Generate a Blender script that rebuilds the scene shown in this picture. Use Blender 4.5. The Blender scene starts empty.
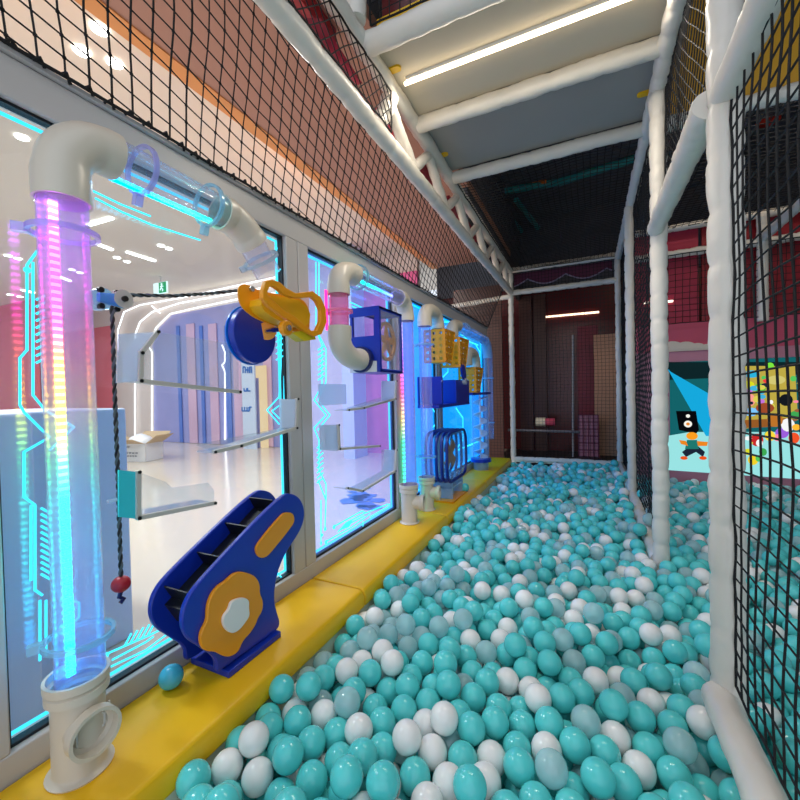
import bpy, math, random
import numpy as np
from mathutils import Vector, Matrix, kdtree, noise
random.seed(7); np.random.seed(7)
V = Vector; PI = math.pi
scn = bpy.context.scene
COL = scn.collection
# ---------------------------------------------------------------- camera (measured from the vanishing points)
F = 402.0; H = 1.0
def nrm(a): a = np.array(a, float); return a/np.linalg.norm(a)
eY = nrm([190, 12, F]); eX = nrm([850, 12, -F]); eX = nrm(eX-eX.dot(eY)*eY); eZ = -np.cross(eX, eY)
R3 = np.array([eX, eY, eZ])
def ray(px, py): return R3 @ np.array([px-400, 400-py, F])/F
def ax(px, py, X): d = ray(px, py); t = X/d[0]; return V((X, d[1]*t, H+d[2]*t))
def ay(px, py, Y): d = ray(px, py); t = Y/d[1]; return V((d[0]*t, Y, H+d[2]*t))
def az(px, py, Z): d = ray(px, py); t = (Z-H)/d[2]; return V((d[0]*t, d[1]*t, Z))
cd = bpy.data.cameras.new('camera'); cam = bpy.data.objects.new('camera', cd); COL.objects.link(cam)
cd.lens = 36*F/800; cd.sensor_width = 36; cd.clip_start = .02
M = Matrix.Identity(4)
for i in range(3):
    M[i][0] = R3[i][0]; M[i][1] = R3[i][1]; M[i][2] = -R3[i][2]; 
M[0][3] = 0; M[1][3] = 0; M[2][3] = H
cam.matrix_world = M
scn.camera = cam
# ---------------------------------------------------------------- materials
def lin(c):
    return tuple((x/12.92 if x <= .04045 else ((x+.055)/1.055)**2.4) for x in [v/255 for v in c])
def newmat(name):
    m = bpy.data.materials.new(name); m.use_nodes = True
    nt = m.node_tree; nt.nodes.clear()
    o = nt.nodes.new('ShaderNodeOutputMaterial'); return m, nt, o
def mat(name, rgb, rough=.5, metal=0, bump=0, bscale=60, var=0, coat=0, sss=0, vscale=3):
    m, nt, o = newmat(name)
    b = nt.nodes.new('ShaderNodeBsdfPrincipled'); nt.links.new(b.outputs[0], o.inputs[0])
    c = lin(rgb)+(1,)
    b.inputs['Base Color'].default_value = c; b.inputs['Roughness'].default_value = rough
    b.inputs['Metallic'].default_value = metal; b.inputs['Coat Weight'].default_value = coat
    if sss:
        b.inputs['Subsurface Weight'].default_value = sss; b.inputs['Subsurface Radius'].default_value = (.02, .02, .02)
    tc = nt.nodes.new('ShaderNodeTexCoord')
    if var:
        n = nt.nodes.new('ShaderNodeTexNoise'); n.inputs['Scale'].default_value = vscale; n.inputs['Detail'].default_value = 4
        nt.links.new(tc.outputs['Object'], n.inputs['Vector'])
        h = nt.nodes.new('ShaderNodeHueSaturation'); h.inputs['Color'].default_value = c
        mr = nt.nodes.new('ShaderNodeMapRange'); mr.inputs['To Min'].default_value = 1-var; mr.inputs['To Max'].default_value = 1+var
        nt.links.new(n.outputs[0], mr.inputs['Value']); nt.links.new(mr.outputs[0], h.inputs['Value']); nt.links.new(h.outputs[0], b.inputs['Base Color'])
    if bump:
        n = nt.nodes.new('ShaderNodeTexNoise'); n.inputs['Scale'].default_value = bscale; n.inputs['Detail'].default_value = 3
        nt.links.new(tc.outputs['Object'], n.inputs['Vector'])
        bp = nt.nodes.new('ShaderNodeBump'); bp.inputs['Strength'].default_value = bump; bp.inputs['Distance'].default_value = .01
        nt.links.new(n.outputs[0], bp.inputs['Height']); nt.links.new(bp.outputs[0], b.inputs['Normal'])
    return m
def glow(name, rgb, s):
    m, nt, o = newmat(name)
    e = nt.nodes.new('ShaderNodeEmission'); e.inputs[0].default_value = lin(rgb)+(1,); e.inputs[1].default_value = s
    nt.links.new(e.outputs[0], o.inputs[0]); return m
def clear(name, tint=(255, 255, 255), body=(235, 240, 245), dens=.12, rim=.6, rough=.08, glowc=None, gs=0, tl=.4):
    """thin plastic or glass: transparent, a little milky body, more at grazing angles, with gloss"""
    m, nt, o = newmat(name); L = nt.links.new
    t = nt.nodes.new('ShaderNodeBsdfTransparent'); t.inputs[0].default_value = lin(tint)+(1,)
    p = nt.nodes.new('ShaderNodeBsdfPrincipled'); p.inputs['Base Color'].default_value = lin(body)+(1,); p.inputs['Roughness'].default_value = rough
    tr = nt.nodes.new('ShaderNodeBsdfTranslucent'); tr.inputs[0].default_value = lin(body)+(1,)
    mb = nt.nodes.new('ShaderNodeMixShader'); mb.inputs[0].default_value = tl; L(p.outputs[0], mb.inputs[1]); L(tr.outputs[0], mb.inputs[2])
    lw = nt.nodes.new('ShaderNodeLayerWeight'); lw.inputs[0].default_value = .5
    pw = nt.nodes.new('ShaderNodeMath'); pw.operation = 'POWER'; pw.inputs[1].default_value = 3; L(lw.outputs['Facing'], pw.inputs[0])
    mr = nt.nodes.new('ShaderNodeMapRange'); mr.inputs['To Min'].default_value = dens; mr.inputs['To Max'].default_value = dens+rim; L(pw.outputs[0], mr.inputs['Value'])
    mx = nt.nodes.new('ShaderNodeMixShader'); L(mr.outputs[0], mx.inputs[0]); L(t.outputs[0], mx.inputs[1]); L(mb.outputs[0], mx.inputs[2])
    g = nt.nodes.new('ShaderNodeBsdfGlossy'); g.inputs['Roughness'].default_value = .05
    p5 = nt.nodes.new('ShaderNodeMath'); p5.operation = 'POWER'; p5.inputs[1].default_value = 5; L(lw.outputs['Facing'], p5.inputs[0])
    fr = nt.nodes.new('ShaderNodeMapRange'); fr.inputs['To Min'].default_value = .035; fr.inputs['To Max'].default_value = .75; L(p5.outputs[0], fr.inputs['Value'])
    m2 = nt.nodes.new('ShaderNodeMixShader'); L(fr.outputs[0], m2.inputs[0]); L(mx.outputs[0], m2.inputs[1]); L(g.outputs[0], m2.inputs[2])
    last = m2
    if glowc:
        e = nt.nodes.new('ShaderNodeEmission'); e.inputs[0].default_value = lin(glowc)+(1,); e.inputs[1].default_value = gs
        a = nt.nodes.new('ShaderNodeAddShader'); L(m2.outputs[0], a.inputs[0]); L(e.outputs[0], a.inputs[1]); last = a
    L(last.outputs[0], o.inputs[0]); return m
def led(name, axis, stops, s, length, org, pitch=.018):
    """LED strip: a ramp of colours along one axis of the strip, with a brighter dot per diode"""
    m, nt, o = newmat(name); L = nt.links.new
    tc = nt.nodes.new('ShaderNodeTexCoord'); sp = nt.nodes.new('ShaderNodeSeparateXYZ'); L(tc.outputs['Object'], sp.inputs[0])
    mr = nt.nodes.new('ShaderNodeMapRange'); mr.inputs['From Min'].default_value = org; mr.inputs['From Max'].default_value = org+length
    L(sp.outputs[axis], mr.inputs['Value'])
    cr = nt.nodes.new('ShaderNodeValToRGB'); L(mr.outputs[0], cr.inputs[0])
    el = cr.color_ramp.elements
    while len(el) > 1: el.remove(el[-1])
    el[0].position = stops[0][0]; el[0].color = lin(stops[0][1])+(1,)
    for p, c in stops[1:]:
        e = el.new(p); e.color = lin(c)+(1,)
    d = nt.nodes.new('ShaderNodeMath'); d.operation = 'DIVIDE'; d.inputs[1].default_value = pitch; L(sp.outputs[axis], d.inputs[0])
    fr = nt.nodes.new('ShaderNodeMath'); fr.operation = 'FRACT'; L(d.outputs[0], fr.inputs[0])
    gt = nt.nodes.new('ShaderNodeMath'); gt.operation = 'GREATER_THAN'; gt.inputs[1].default_value = .55; L(fr.outputs[0], gt.inputs[0])
    ma = nt.nodes.new('ShaderNodeMath'); ma.operation = 'MULTIPLY_ADD'; ma.inputs[1].default_value = s*1.4; ma.inputs[2].default_value = s*.6; L(gt.outputs[0], ma.inputs[0])
    e = nt.nodes.new('ShaderNodeEmission'); L(cr.outputs[0], e.inputs[0]); L(ma.outputs[0], e.inputs[1]); L(e.outputs[0], o.inputs[0])
    return m
# ---------------------------------------------------------------- mesh builder
def frames(pts, closed=False):
    n = len(pts); T = []
    for i in range(n):
        a = pts[(i-1) % n] if (closed or i > 0) else pts[i]
        b = pts[(i+1) % n] if (closed or i < n-1) else pts[i]
        T.append((b-a).normalized())
    up = V((0, 0, 1)) if abs(T[0].z) < .9 else V((1, 0, 0))
    U = (up-T[0]*up.dot(T[0])).normalized(); out = []
    for t in T:
        U = (U-t*U.dot(t)).normalized(); out.append((U, t.cross(U)))
    return out
class MB:
    def __init__(s): s.v = []; s.f = []
    def add(s, v, f):
        b = len(s.v); s.v += [V(p) for p in v]; s.f += [[i+b for i in q] for q in f]; return s
    def box(s, lo, hi):
        x0, y0, z0 = lo; x1, y1, z1 = hi
        return s.add([(x0,y0,z0),(x1,y0,z0),(x1,y1,z0),(x0,y1,z0),(x0,y0,z1),(x1,y0,z1),(x1,y1,z1),(x0,y1,z1)],
              [(3,2,1,0),(4,5,6,7),(0,1,5,4),(1,2,6,5),(2,3,7,6),(3,0,4,7)])
    def bar(s, p0, p1, w, h, up=(0, 0, 1)):
        p0 = V(p0); p1 = V(p1); t = (p1-p0).normalized(); u = V(up); u = (u-t*u.dot(t)).normalized(); q = t.cross(u)
        vs = [p+q*a*w/2+u*b*h/2 for p in (p0, p1) for a, b in ((-1,-1),(1,-1),(1,1),(-1,1))]
        return s.add(vs, [(0,1,2,3),(7,6,5,4),(0,4,5,1),(1,5,6,2),(2,6,7,3),(3,7,4,0)])
    def sweep(s, pts, r, seg=16, caps=True, closed=False, sq=None):
        pts = [V(p) for p in pts]; n = len(pts)
        if not hasattr(r, '__len__'): r = [r]*n
        fr = frames(pts, closed); vs = []; fs = []
        for p, rr, (a, b) in zip(pts, r, fr):
            for k in range(seg):
                an = 2*PI*k/seg; vs.append(p+a*rr*math.cos(an)+b*rr*math.sin(an))
        for i in range(n if closed else n-1):
            j = (i+1) % n
            for k in range(seg):
                l = (k+1) % seg; fs.append((i*seg+k, j*seg+k, j*seg+l, i*seg+l))
        if caps and not closed:
            fs.append(tuple(range(seg))); fs.append(tuple(reversed(range((n-1)*seg, n*seg))))
        return s.add(vs, fs)
    def pipe(s, pts, r, th=.004, seg=24, r2=None):
        """open tube with a wall thickness"""
        pts = [V(p) for p in pts]; n = len(pts)
        if not hasattr(r, '__len__'): r = [r]*n
        loop_p = pts+pts[::-1]; loop_r = list(r)+[x-th for x in r[::-1]]
        fr = frames(pts); fr = fr+fr[::-1]; vs = []; fs = []
        for p, rr, (a, b) in zip(loop_p, loop_r, fr):
            for k in range(seg):
                an = 2*PI*k/seg; vs.append(p+a*rr*math.cos(an)+b*rr*math.sin(an))
        m = 2*n
        for i in range(m):
            j = (i+1) % m
            for k in range(seg):
                l = (k+1) % seg; fs.append((i*seg+k, j*seg+k, j*seg+l, i*seg+l))
        return s.add(vs, fs)
    def prism(s, out, ext):
        out = [V(p) for p in out]; n = len(out); e = V(ext)
        vs = out+[p+e for p in out]
        fs = [tuple(reversed(range(n))), tuple(range(n, 2*n))]+[(i, (i+1) % n, n+(i+1) % n, n+i) for i in range(n)]
        return s.add(vs, fs)
    def ring(s, outer, inner, ext):
        n = len(outer); e = V(ext); vs = [V(p) for p in outer]+[V(p) for p in inner]; vs += [p+e for p in vs]; fs = []
        for i in range(n):
            j = (i+1) % n
            fs += [(i, j, n+j, n+i), (2*n+i, 3*n+i, 3*n+j, 2*n+j), (i, 2*n+i, 2*n+j, j), (n+i, n+j, 3*n+j, 3*n+i)]
        return s.add(vs, fs)
    def ball(s, c, r, seg=20, rings=12, sc=(1, 1, 1)):
        c = V(c); vs = [c+V((0, 0, r*sc[2]))]
        for i in range(1, rings):
            a = PI*i/rings
            for k in range(seg):
                b = 2*PI*k/seg; vs.append(c+V((r*sc[0]*math.sin(a)*math.cos(b), r*sc[1]*math.sin(a)*math.sin(b), r*sc[2]*math.cos(a))))
        vs.append(c-V((0, 0, r*sc[2]))); fs = []
        for k in range(seg):
            l = (k+1) % seg; fs.append((0, 1+k, 1+l))
            for i in range(rings-2): a = 1+i*seg; fs.append((a+k, a+seg+k, a+seg+l, a+l))
            a = 1+(rings-2)*seg; fs.append((a+k, len(vs)-1, a+l))
        return s.add(vs, fs)
    def build(s, name, m, parent=None, label=None, cat=None, group=None, kind=None, bevel=0, smooth=38, origin=None, recalc=True):
        if parent is not None: org = V(parent['_w']) if origin is None else V(origin)
        elif origin is not None: org = V(origin)
        else:
            xs = [p.x for p in s.v]; ys = [p.y for p in s.v]; zs = [p.z for p in s.v]
            org = V(((min(xs)+max(xs))/2, (min(ys)+max(ys))/2, min(zs)))
        me = bpy.data.meshes.new(name); me.from_pydata([tuple(p-org) for p in s.v], [], s.f)
        if recalc:
            import bmesh
            bm = bmesh.new(); bm.from_mesh(me); bmesh.ops.recalc_face_normals(bm, faces=bm.faces); bm.to_mesh(me); bm.free()
        if smooth:
            me.shade_smooth(); me.set_sharp_from_angle(angle=math.radians(smooth))
        me.materials.append(m)
        o = bpy.data.objects.new(name, me); COL.objects.link(o)
        if parent is not None: o.parent = parent; o.location = org-V(parent['_w'])
        else: o.location = org
        o['_w'] = tuple(org)
        if label: o['label'] = label
        if cat: o['category'] = cat
        if group: o['group'] = group
        if kind: o['kind'] = kind
        if bevel:
            b = o.modifiers.new('bevel', 'BEVEL'); b.width = bevel; b.segments = 2; b.limit_method = 'ANGLE'; b.angle_limit = math.radians(40)
        return o
def thing(name, loc, label, cat, group=None):
    o = bpy.data.objects.new(name, None); COL.objects.link(o); o.location = V(loc); o['_w'] = tuple(loc); o.empty_display_size = .05
    o['label'] = label; o['category'] = cat
    if group: o['group'] = group
    return o
def smooth_loop(pts, it=3, closed=True):
    pts = [V(p) for p in pts]
    for _ in range(it):
        q = []; n = len(pts)
        for i in range(n if closed else n-1):
            a = pts[i]; b = pts[(i+1) % n]; q += [a*.75+b*.25, a*.25+b*.75]
        pts = ([pts[0]]+q+[pts[-1]]) if not closed else q
    return pts
def arc(p0, c, p1, n=8):
    """quadratic bend from p0 to p1 around corner c, close to a quarter circle"""
    p0, c, p1 = V(p0), V(c), V(p1); out = []
    k = .5523
    a, b = p0+(c-p0)*k, p1+(c-p1)*k
    for i in range(n+1):
        t = i/n; out.append(p0*(1-t)**3+a*3*t*(1-t)**2+b*3*t*t*(1-t)+p1*t**3)
    return out
# ---------------------------------------------------------------- material library
mVinyl = mat('white padded vinyl', (226, 220, 208), .36, bump=.25, bscale=18, var=.04, vscale=9)
mVinylBlue = mVinyl
mYellow = mat('yellow vinyl', (242, 188, 8), .42, bump=.12, bscale=14, var=.06)
mCream = mat('cream pit wall', (232, 222, 200), .5)
mAlu = mat('painted window frame', (196, 191, 186), .38)
mGasket = mat('black gasket', (14, 16, 24), .5)
mNet = mat('black netting cord', (13, 13, 15), .8)
mTeal = mat('teal ball plastic', (92, 214, 212), .17)
mWhite = mat('white ball plastic', (242, 242, 238), .2)
mClearBall = clear('clear ball plastic', (240, 252, 252), (200, 240, 242), .56, .35, rough=.15, tl=.12)
mPvc = mat('ivory pvc', (218, 208, 190), .33)
mPvcIn = mat('pvc inner wall', (190, 190, 200), .5)
mTube = clear('clear acrylic tube', (250, 250, 255), (232, 236, 255), .05, .40)
mTubeP = clear('pale violet acrylic tube', (248, 246, 255), (222, 216, 255), .15, .40)
mGlass = clear('window glass', (238, 246, 252), (190, 225, 245), .02, .10)
mGlass2 = clear('edge lit window glass', (226, 236, 255), (170, 205, 250), .06, .15, glowc=(80, 130, 255), gs=.12)
mGlass3 = clear('edge lit cyan glass', (150, 215, 255), (60, 200, 250), .12, .2, glowc=(0, 160, 255), gs=.42)
mAcr = clear('acrylic track', (246, 248, 250), (225, 235, 240), .10, .4)
mFrost = clear('frosted acrylic', (235, 240, 250), (232, 238, 248), .5, .2)
mFrostTeal = mat('teal acrylic', (60, 215, 225), .3)
mSteel = mat('brushed steel edge', (208, 202, 192), .4, .1)
mDark = mat('black rubber', (16, 17, 20), .45)
mBlue = mat('blue plastic', (16, 50, 168), .32)
mNavy = mat('navy plastic', (12, 26, 92), .35)
mNavy2 = mat('deep blue plastic', (14, 34, 128), .3)
mAmber = mat('amber plastic', (238, 154, 12), .33)
mWhiteP = mat('white plastic', (232, 232, 228), .4)
mChrome = mat('chrome', (200, 205, 215), .2, 1)
mRed = mat('red ball', (176, 28, 44), .35)
mRope = mat('grey cord', (92, 100, 104), .8)
mDeck = mat('grey deck underside', (150, 150, 146), .6, bump=.1, bscale=5, var=.05)
mDeck2 = mat('beige deck underside', (196, 186, 166), .6, bump=.1, bscale=5, var=.05)
mPink = mat('deep pink board', (176, 34, 66), .5)
mPink2 = mat('pink facade board', (206, 76, 104), .5)
mPinkPale = mat('dusty pink band', (200, 130, 150), .5)
mRedDark = mat('dark red board', (150, 18, 34), .45)
mWine = mat('dark wine wall', (96, 40, 42), .22, var=.15, vscale=2)
mBrown = mat('dark brown panel', (84, 48, 38), .35, var=.1)
mBlack = mat('black hall ceiling', (84, 86, 94), .8, var=.3, vscale=2)
mTealPipe = mat('teal pipe', (30, 150, 150), .5)
mOrange = mat('orange box', (220, 120, 20), .5)
mWood = mat('tan perforated board', (206, 152, 120), .55)
mMallFloor = mat('cream polished floor', (222, 208, 188), .14, var=.05, vscale=1.2)
mMallCeil = mat('cream mall ceiling', (226, 216, 202), .7)
mSoffit = mat('terracotta soffit', (172, 128, 110), .7)
mStripe = mat('orange lit soffit edge', (222, 150, 88), .6)  # orange light along the soffit edge, put into the base colour
mPinkWall = mat('coral pink wall', (226, 106, 118), .6, var=.08)
mCounter = mat('pale blue counter', (198, 216, 246), .3)
mPortal = mat('pale portal wall', (222, 208, 200), .5)
mShop = mat('violet shop curtain', (150, 150, 206), .35, var=.22, vscale=1.3)
mShop2 = mat('rose shop curtain', (206, 170, 196), .4, var=.2, vscale=1.3)
mTan = mat('cardboard', (196, 168, 130), .7)
mBoxW = mat('white printed carton', (226, 224, 222), .6)
mInk = mat('printing ink', (60, 66, 90), .6)
mBag = mat('white plastic bag', (236, 236, 238), .35, bump=.6, bscale=14)
gWarm = glow('warm led tube', (255, 232, 196), 6)
gLamp = glow('mall lamp', (255, 250, 240), 9)
gPortal = glow('portal light line', (255, 244, 236), 2.4)
gCyan = glow('cyan edge light', (60, 220, 255), 1.5)
gCyan2 = glow('cyan light line', (0, 205, 255), 3.2)
gGreenSign = glow('exit sign green', (20, 170, 100), .9)
gSignW = glow('exit sign white', (235, 255, 245), 1.2)

# ================================================================ SETTING
XW = -1.25                     # inner face of the shop front
BZ = .10                       # bench top
MF = -.05                      # mall floor
def frame_bar(mb, y0, y1, z0, z1): mb.box((XW-.06, y0, z0), (XW+.005, y1, z1))
wins = [(.445, 1.46), (1.62, 2.58), (2.72, 3.44), (3.58, 5.30)]
wf = MB()
wf.box((XW-.07, -.3, 1.73), (XW+.0, 5.45, 1.83)).box((XW-.07, -.3, -.05), (XW+.0, 5.45, .165))
wf.box((XW-.07, -.3, .165), (XW, .445, 1.73))
for (a, b), (c, d) in zip(wins, wins[1:]):
    m_ = (b+c)/2
    wf.box((XW-.07, b, .165), (XW, m_-.003, 1.73)); wf.box((XW-.07, m_+.003, .165), (XW, c, 1.73)); wf.box((XW-.06, m_-.004, .165), (XW-.012, m_+.004, 1.73))
wf.box((XW-.07, 5.30, .165), (XW, 5.45, 1.73))
shop = wf.build('wall_left', mAlu, kind='structure', bevel=.004)
wf = MB()
for z in (1.838,): wf.box((XW-.05, -.3, z-.006), (XW+.012, 5.45, z+.006))
wf.build('trim_1', mAlu, kind='structure')
glassm = [mGlass, mGlass2, mGlass3, mGlass3]
WIN = []
for i, (a, b) in enumerate(wins):
    w = MB()
    g = .008 if i == 0 else .012
    w.box((XW-.045, a, .165), (XW-.02, a+g, 1.73)).box((XW-.045, b-g, .165), (XW-.02, b, 1.73)).box((XW-.045, a+g, .165), (XW-.02, b-g, .165+g)).box((XW-.045, a+g, 1.73-g), (XW-.02, b-g, 1.73))
    win = w.build('window_%d' % (i+1), mGasket, kind='structure'); WIN.append(win)
    MB().box((XW-.038, a+g, .165+g), (XW-.032, b-g, 1.73-g)).build('glass_pane', glassm[i], win, label='edge-lit glass pane' if i else 'clear glass pane')
    # LED profile running around inside the frame
    e = MB(); q = .006
    if i == 0:
        e.box((XW-.055, a+g, .18), (XW-.046, a+g+q, 1.71)).box((XW-.055, b-g-q, .18), (XW-.046, b-g, 1.71)).box((XW-.055, a+g, 1.706), (XW-.046, b-g, 1.712)).box((XW-.055, a+g, .178), (XW-.046, b-g, .184))
    else:
        q = .01 if i == 1 else .014
        e.box((XW-.055, a+g, .18), (XW-.046, a+g+q, 1.71)).box((XW-.055, b-g-q, .18), (XW-.046, b-g, 1.71)).box((XW-.055, a+g, 1.706), (XW-.046, b-g, 1.716)).box((XW-.055, a+g, .178), (XW-.046, b-g, .187))
    e.build('light_strip', gCyan2 if i > 1 else gCyan, win, label='cyan LED edging inside the frame')
# circuit line decals
XD = XW-.029
def decal(win, lines, w=.006, dots=(), fills=(), m=None):
    d = MB()
    for ln in lines:
        P = [ax(x, y, XD) for x, y in ln]
        for p, q in zip(P, P[1:]): d.bar(p, q+(q-p).normalized()*w*.4, w, .002, up=(1, 0, 0))
    for x, y, r in dots:
        c = ax(x, y, XD); d.prism([c+V((0, r*math.cos(t*PI/5), r*math.sin(t*PI/5))) for t in range(10)], (.002, 0, 0))
    for f in fills: d.prism([ax(x, y, XD) for x, y in f], (.002, 0, 0))
    d.build('circuit_decal', m or gCyan, win, label='glowing cyan circuit pattern', smooth=0)
L1 = [[(38,250),(27,265),(27,350),(20,358),(20,405),(24,412),(40,428),(50,437),(24,452),(24,497),(35,505),(35,590),(42,595)],
      [(33,262),(33,395),(45,410),(74,427),(50,450)], [(31,505),(31,580)], [(40,600),(40,660)], [(46,600),(46,655)],
      [(64,596),(79,603),(79,617),(64,632)], [(60,600),(74,607),(74,616),(60,627)],
      [(104,655),(150,635),(180,620)], [(108,668),(146,650),(178,626)], [(112,660),(146,642),(153,637)],
      [(290,232),(290,262),(277,272)], [(281,365),(279,397),(267,410),(279,424)], [(284,370),(284,402),(272,411),(283,422)], [(276,250),(276,300),(281,320),(281,365)],
      [(275,540),(275,570),(282,578)], [(91,190),(120,204),(150,216)], [(95,198),(122,212),(152,225),(200,240)]]
L1 += [[(41,508+6*k),(50,513+6*k)] for k in range(12)] + [[(36,300+7*k),(44,296+7*k)] for k in range(10)]
L1 += [[(124+k*6,647-k*3),(131+k*6,634-k*3)] for k in range(5)] + [[(276,330+6*k),(283,326+6*k)] for k in range(6)]
decal(WIN[0], L1, .0055, [(27,270,.008),(105,656,.010),(276,248,.008),(291,262,.007)])
L2 = [[(316,262),(316,330),(322,345),(322,385),(314,400),(326,415),(314,428),(319,440),(319,470),(326,484),(326,500),(325,528)],
      [(319,262),(319,335),(326,349),(326,382),(318,400),(330,415),(318,430)],
      [(335,526),(362,511),(366,513),(388,504)], [(327,541),(352,527),(370,514)], [(338,532),(346,523),(365,513)],
      [(349,524),(364,516)], [(321,500),(321,545)], [(318,480),(326,500)], [(363,521),(363,528)], [(370,517),(389,506)], [(350,302),(367,310)], [(352,306),(367,314)]]
L2 += [[(317,448+5*k),(323,443+5*k)] for k in range(8)] + [[(318,350+5*k),(324,346+5*k)] for k in range(7)]
decal(WIN[1], L2, .007, [(334,527,.012),(326,542,.012),(325,529,.010),(322,535,.008),(321,543,.008),(363,529,.008),(389,505,.010)],
      fills=[[(338,531),(345,524),(353,519),(349,527)]])
L3 = [[(430,315),(440,322),(450,322)], [(425,322),(430,332)], [(432,408),(440,420),(432,428)], [(440,340),(448,345),(448,372),(440,380)], [(424,345),(428,352),(426,430)]]
decal(WIN[2], L3, .012)
L4 = [[(456,330),(470,342),(478,345)], [(458,338),(466,348),(458,356)], [(456,408),(463,418),(463,440),(457,448)], [(458,450),(470,445),(482,440)], [(476,345),(480,352),(478,390)], [(456,380),(462,388)]]
decal(WIN[3], L4, .016)
# pit wall + floor
MB().box((-1.24, -.2, -.32), (-.955, 5.5, .02)).build('wall_pit_left', mCream, kind='structure', bevel=.006)
MB().box((-1.0, -.5, -.36), (2.6, 5.9, -.32)).build('floor', mat('pit floor mat', (60, 130, 132), .7), kind='structure')
# mall outside
MB().box((-16, -4, MF-.1), (-1.33, 9, MF)).build('floor_mall', mMallFloor, kind='structure')
MB().box((-16, -4, 3.4), (-2.17, 9, 3.5)).build('ceiling_mall', mMallCeil, kind='structure')
MB().box((-2.19, -4, 3.0), (-1.05, 6.2, 3.08)).build('ceiling_soffit', mSoffit, kind='structure')
MB().box((-2.30, -4, 2.99), (-2.19, 6.2, 3.4)).build('trim_2', mStripe, kind='structure')
# dark hall
MB().box((-1.05, 1.0, 3.9), (5, 10, 4.0)).build('ceiling', mBlack, kind='structure')
MB().box((-1.12, 3.9, 2.55), (-1.06, 9, 4.6)).box((-1.12, 1.2, 3.08), (-1.06, 3.9, 4.6)).build('wall_upper_left', mBlack, kind='structure')
MB().box((-2.6, 7.25, 2.75), (3.5, 7.29, 3.9)).build('wall_back_upper', mBlack, kind='structure')
MB().box((-2.6, 7.3, MF), (3.5, 7.4, 3.95)).build('wall_back', mWine, kind='structure')
MB().box((2.7, -1, -.3), (2.8, 7.3, 4.6)).build('wall_right', mBlack, kind='structure')
MB().box((-1.9, 5.9, -.1), (2.7, 7.3, -.05)).build('floor_back', mDark, kind='structure')

# ================================================================ padded bars
def pad_bar(name, p0, p1, label, cat, group=None, r=.044, pitch=.14, seg=18, dip=.16, wr=.006, tags=False, seed=0, bend=None):
    p0, p1 = V(p0), V(p1); Ln = (p1-p0).length; n = max(1, round(Ln/pitch)); k = 10 if pitch < .2 else 16
    pts = []; rs = []
    for i in range(n*k+1):
        t = i/(n*k); ph = (i % k)/k if i < n*k else 0
        f = 1-dip*(1-math.sin(PI*ph)**.33) if ph not in (0,) else 1-dip
        off = V((0, 0, 0))
        nz = noise.noise_vector(V((t*Ln*3+seed*5.1, seed*1.7, 2)))*wr
        if bend: off = V(bend)*math.sin(PI*t)
        pts.append(p0.lerp(p1, t)+nz*.6+off); rs.append(r*f*(1+noise.noise(V((t*Ln*9+seed*3.3, 7, seed))) * .07))
    b = MB().sweep(pts, rs, seg)
    # surface wrinkles
    for idx, v in enumerate(b.v[:]):
        d = noise.noise_vector(v*24+V((seed, 0, 0)))*.0032+noise.noise_vector(v*60+V((seed, 0, 0)))*.0012
        b.v[idx] = v+d
    return b.build(name, mVinyl, label=label, cat=cat, group=group, smooth=50)
XR = .335; XL = -.985
# left side
pad_bar('padded_beam', (XL+.01, -.2, 2.36), (XL, 5.78, 2.36), 'long pale padded beam running back above the window-side net', 'beam', seed=1, pitch=.22, dip=.12)
pad_bar('padded_beam', (XL+.03, 1.15, 2.66), (XL, 5.78, 2.655), 'upper white padded beam above the zigzag braces, left side', 'beam', seed=2, pitch=.22, dip=.12)
pad_bar('padded_post', (XL+.04, 1.62, 2.70), (XL+.04, 1.62, 3.9), 'white padded post rising above the left end of the deck beam', 'post', seed=3, pitch=.2, dip=.08, r=.05)
pad_bar('padded_post', (XL, 5.78, -.25), (XL, 5.78, 2.62), 'slim white padded post at the back left corner of the ball pit', 'post', seed=4, r=.038)
# truss diagonals
zz = [1.98, 2.35, 2.62, 2.98, 3.28, 3.62, 3.95, 4.28, 4.6, 4.93, 5.25, 5.55]
for i, (a, b) in enumerate(zip(zz, zz[1:])):
    za, zb = (2.62, 2.40) if i % 2 == 0 else (2.40, 2.62)
    pad_bar('padded_brace', (XL, a, za), (XL, b, zb), 'short white diagonal brace between the two left padded beams', 'brace', 'zigzag braces of the left truss', r=.034, pitch=.2, dip=.05, seed=10+i)
pad_bar('padded_stub', (XL-.02, 1.92, 2.42), (XL+.02, 2.02, 2.62), 'crumpled white padded stub joining the left beams beside the light', 'brace', r=.045, pitch=.09, dip=.12, seed=30)
# cross beams
pad_bar('padded_beam', (-.94, 1.70, 2.65), (.40, 1.70, 2.65), 'nearest white padded cross beam in front of the ceiling light', 'beam', seed=31, r=.05, pitch=.24, dip=.09)
pad_bar('padded_beam', (-.94, 2.34, 2.645), (.34, 2.34, 2.645), 'middle white padded cross beam between beige and grey ceiling panels', 'beam', seed=32, r=.046, pitch=.24, dip=.09)
pad_bar('padded_beam', (-.93, 3.02, 2.64), (.34, 3.02, 2.64), 'far white padded cross beam where the ceiling net begins', 'beam', seed=33, r=.044, pitch=.14, dip=.07)
# back frame
pad_bar('padded_beam', (XL, 5.78, 2.35), (XR-.02, 5.78, 2.35), 'lower white padded rail across the top of the back net', 'beam', seed=34, r=.038)
pad_bar('padded_beam', (XL, 5.78, 2.66), (XR, 5.78, 2.66), 'upper white padded rail across the back, above the purple valance', 'beam', seed=35, r=.038)
pad_bar('padded_rail', (XL, 5.76, .03), (XR, 5.76, .03), 'white padded bottom rail behind the far edge of the balls', 'rail', seed=36, r=.04)
pad_bar('padded_rail', (-1.9, 5.72, 2.24), (XL, 5.76, 2.30), 'short white padded rail left of the back corner post', 'rail', seed=37, r=.034)
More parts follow.
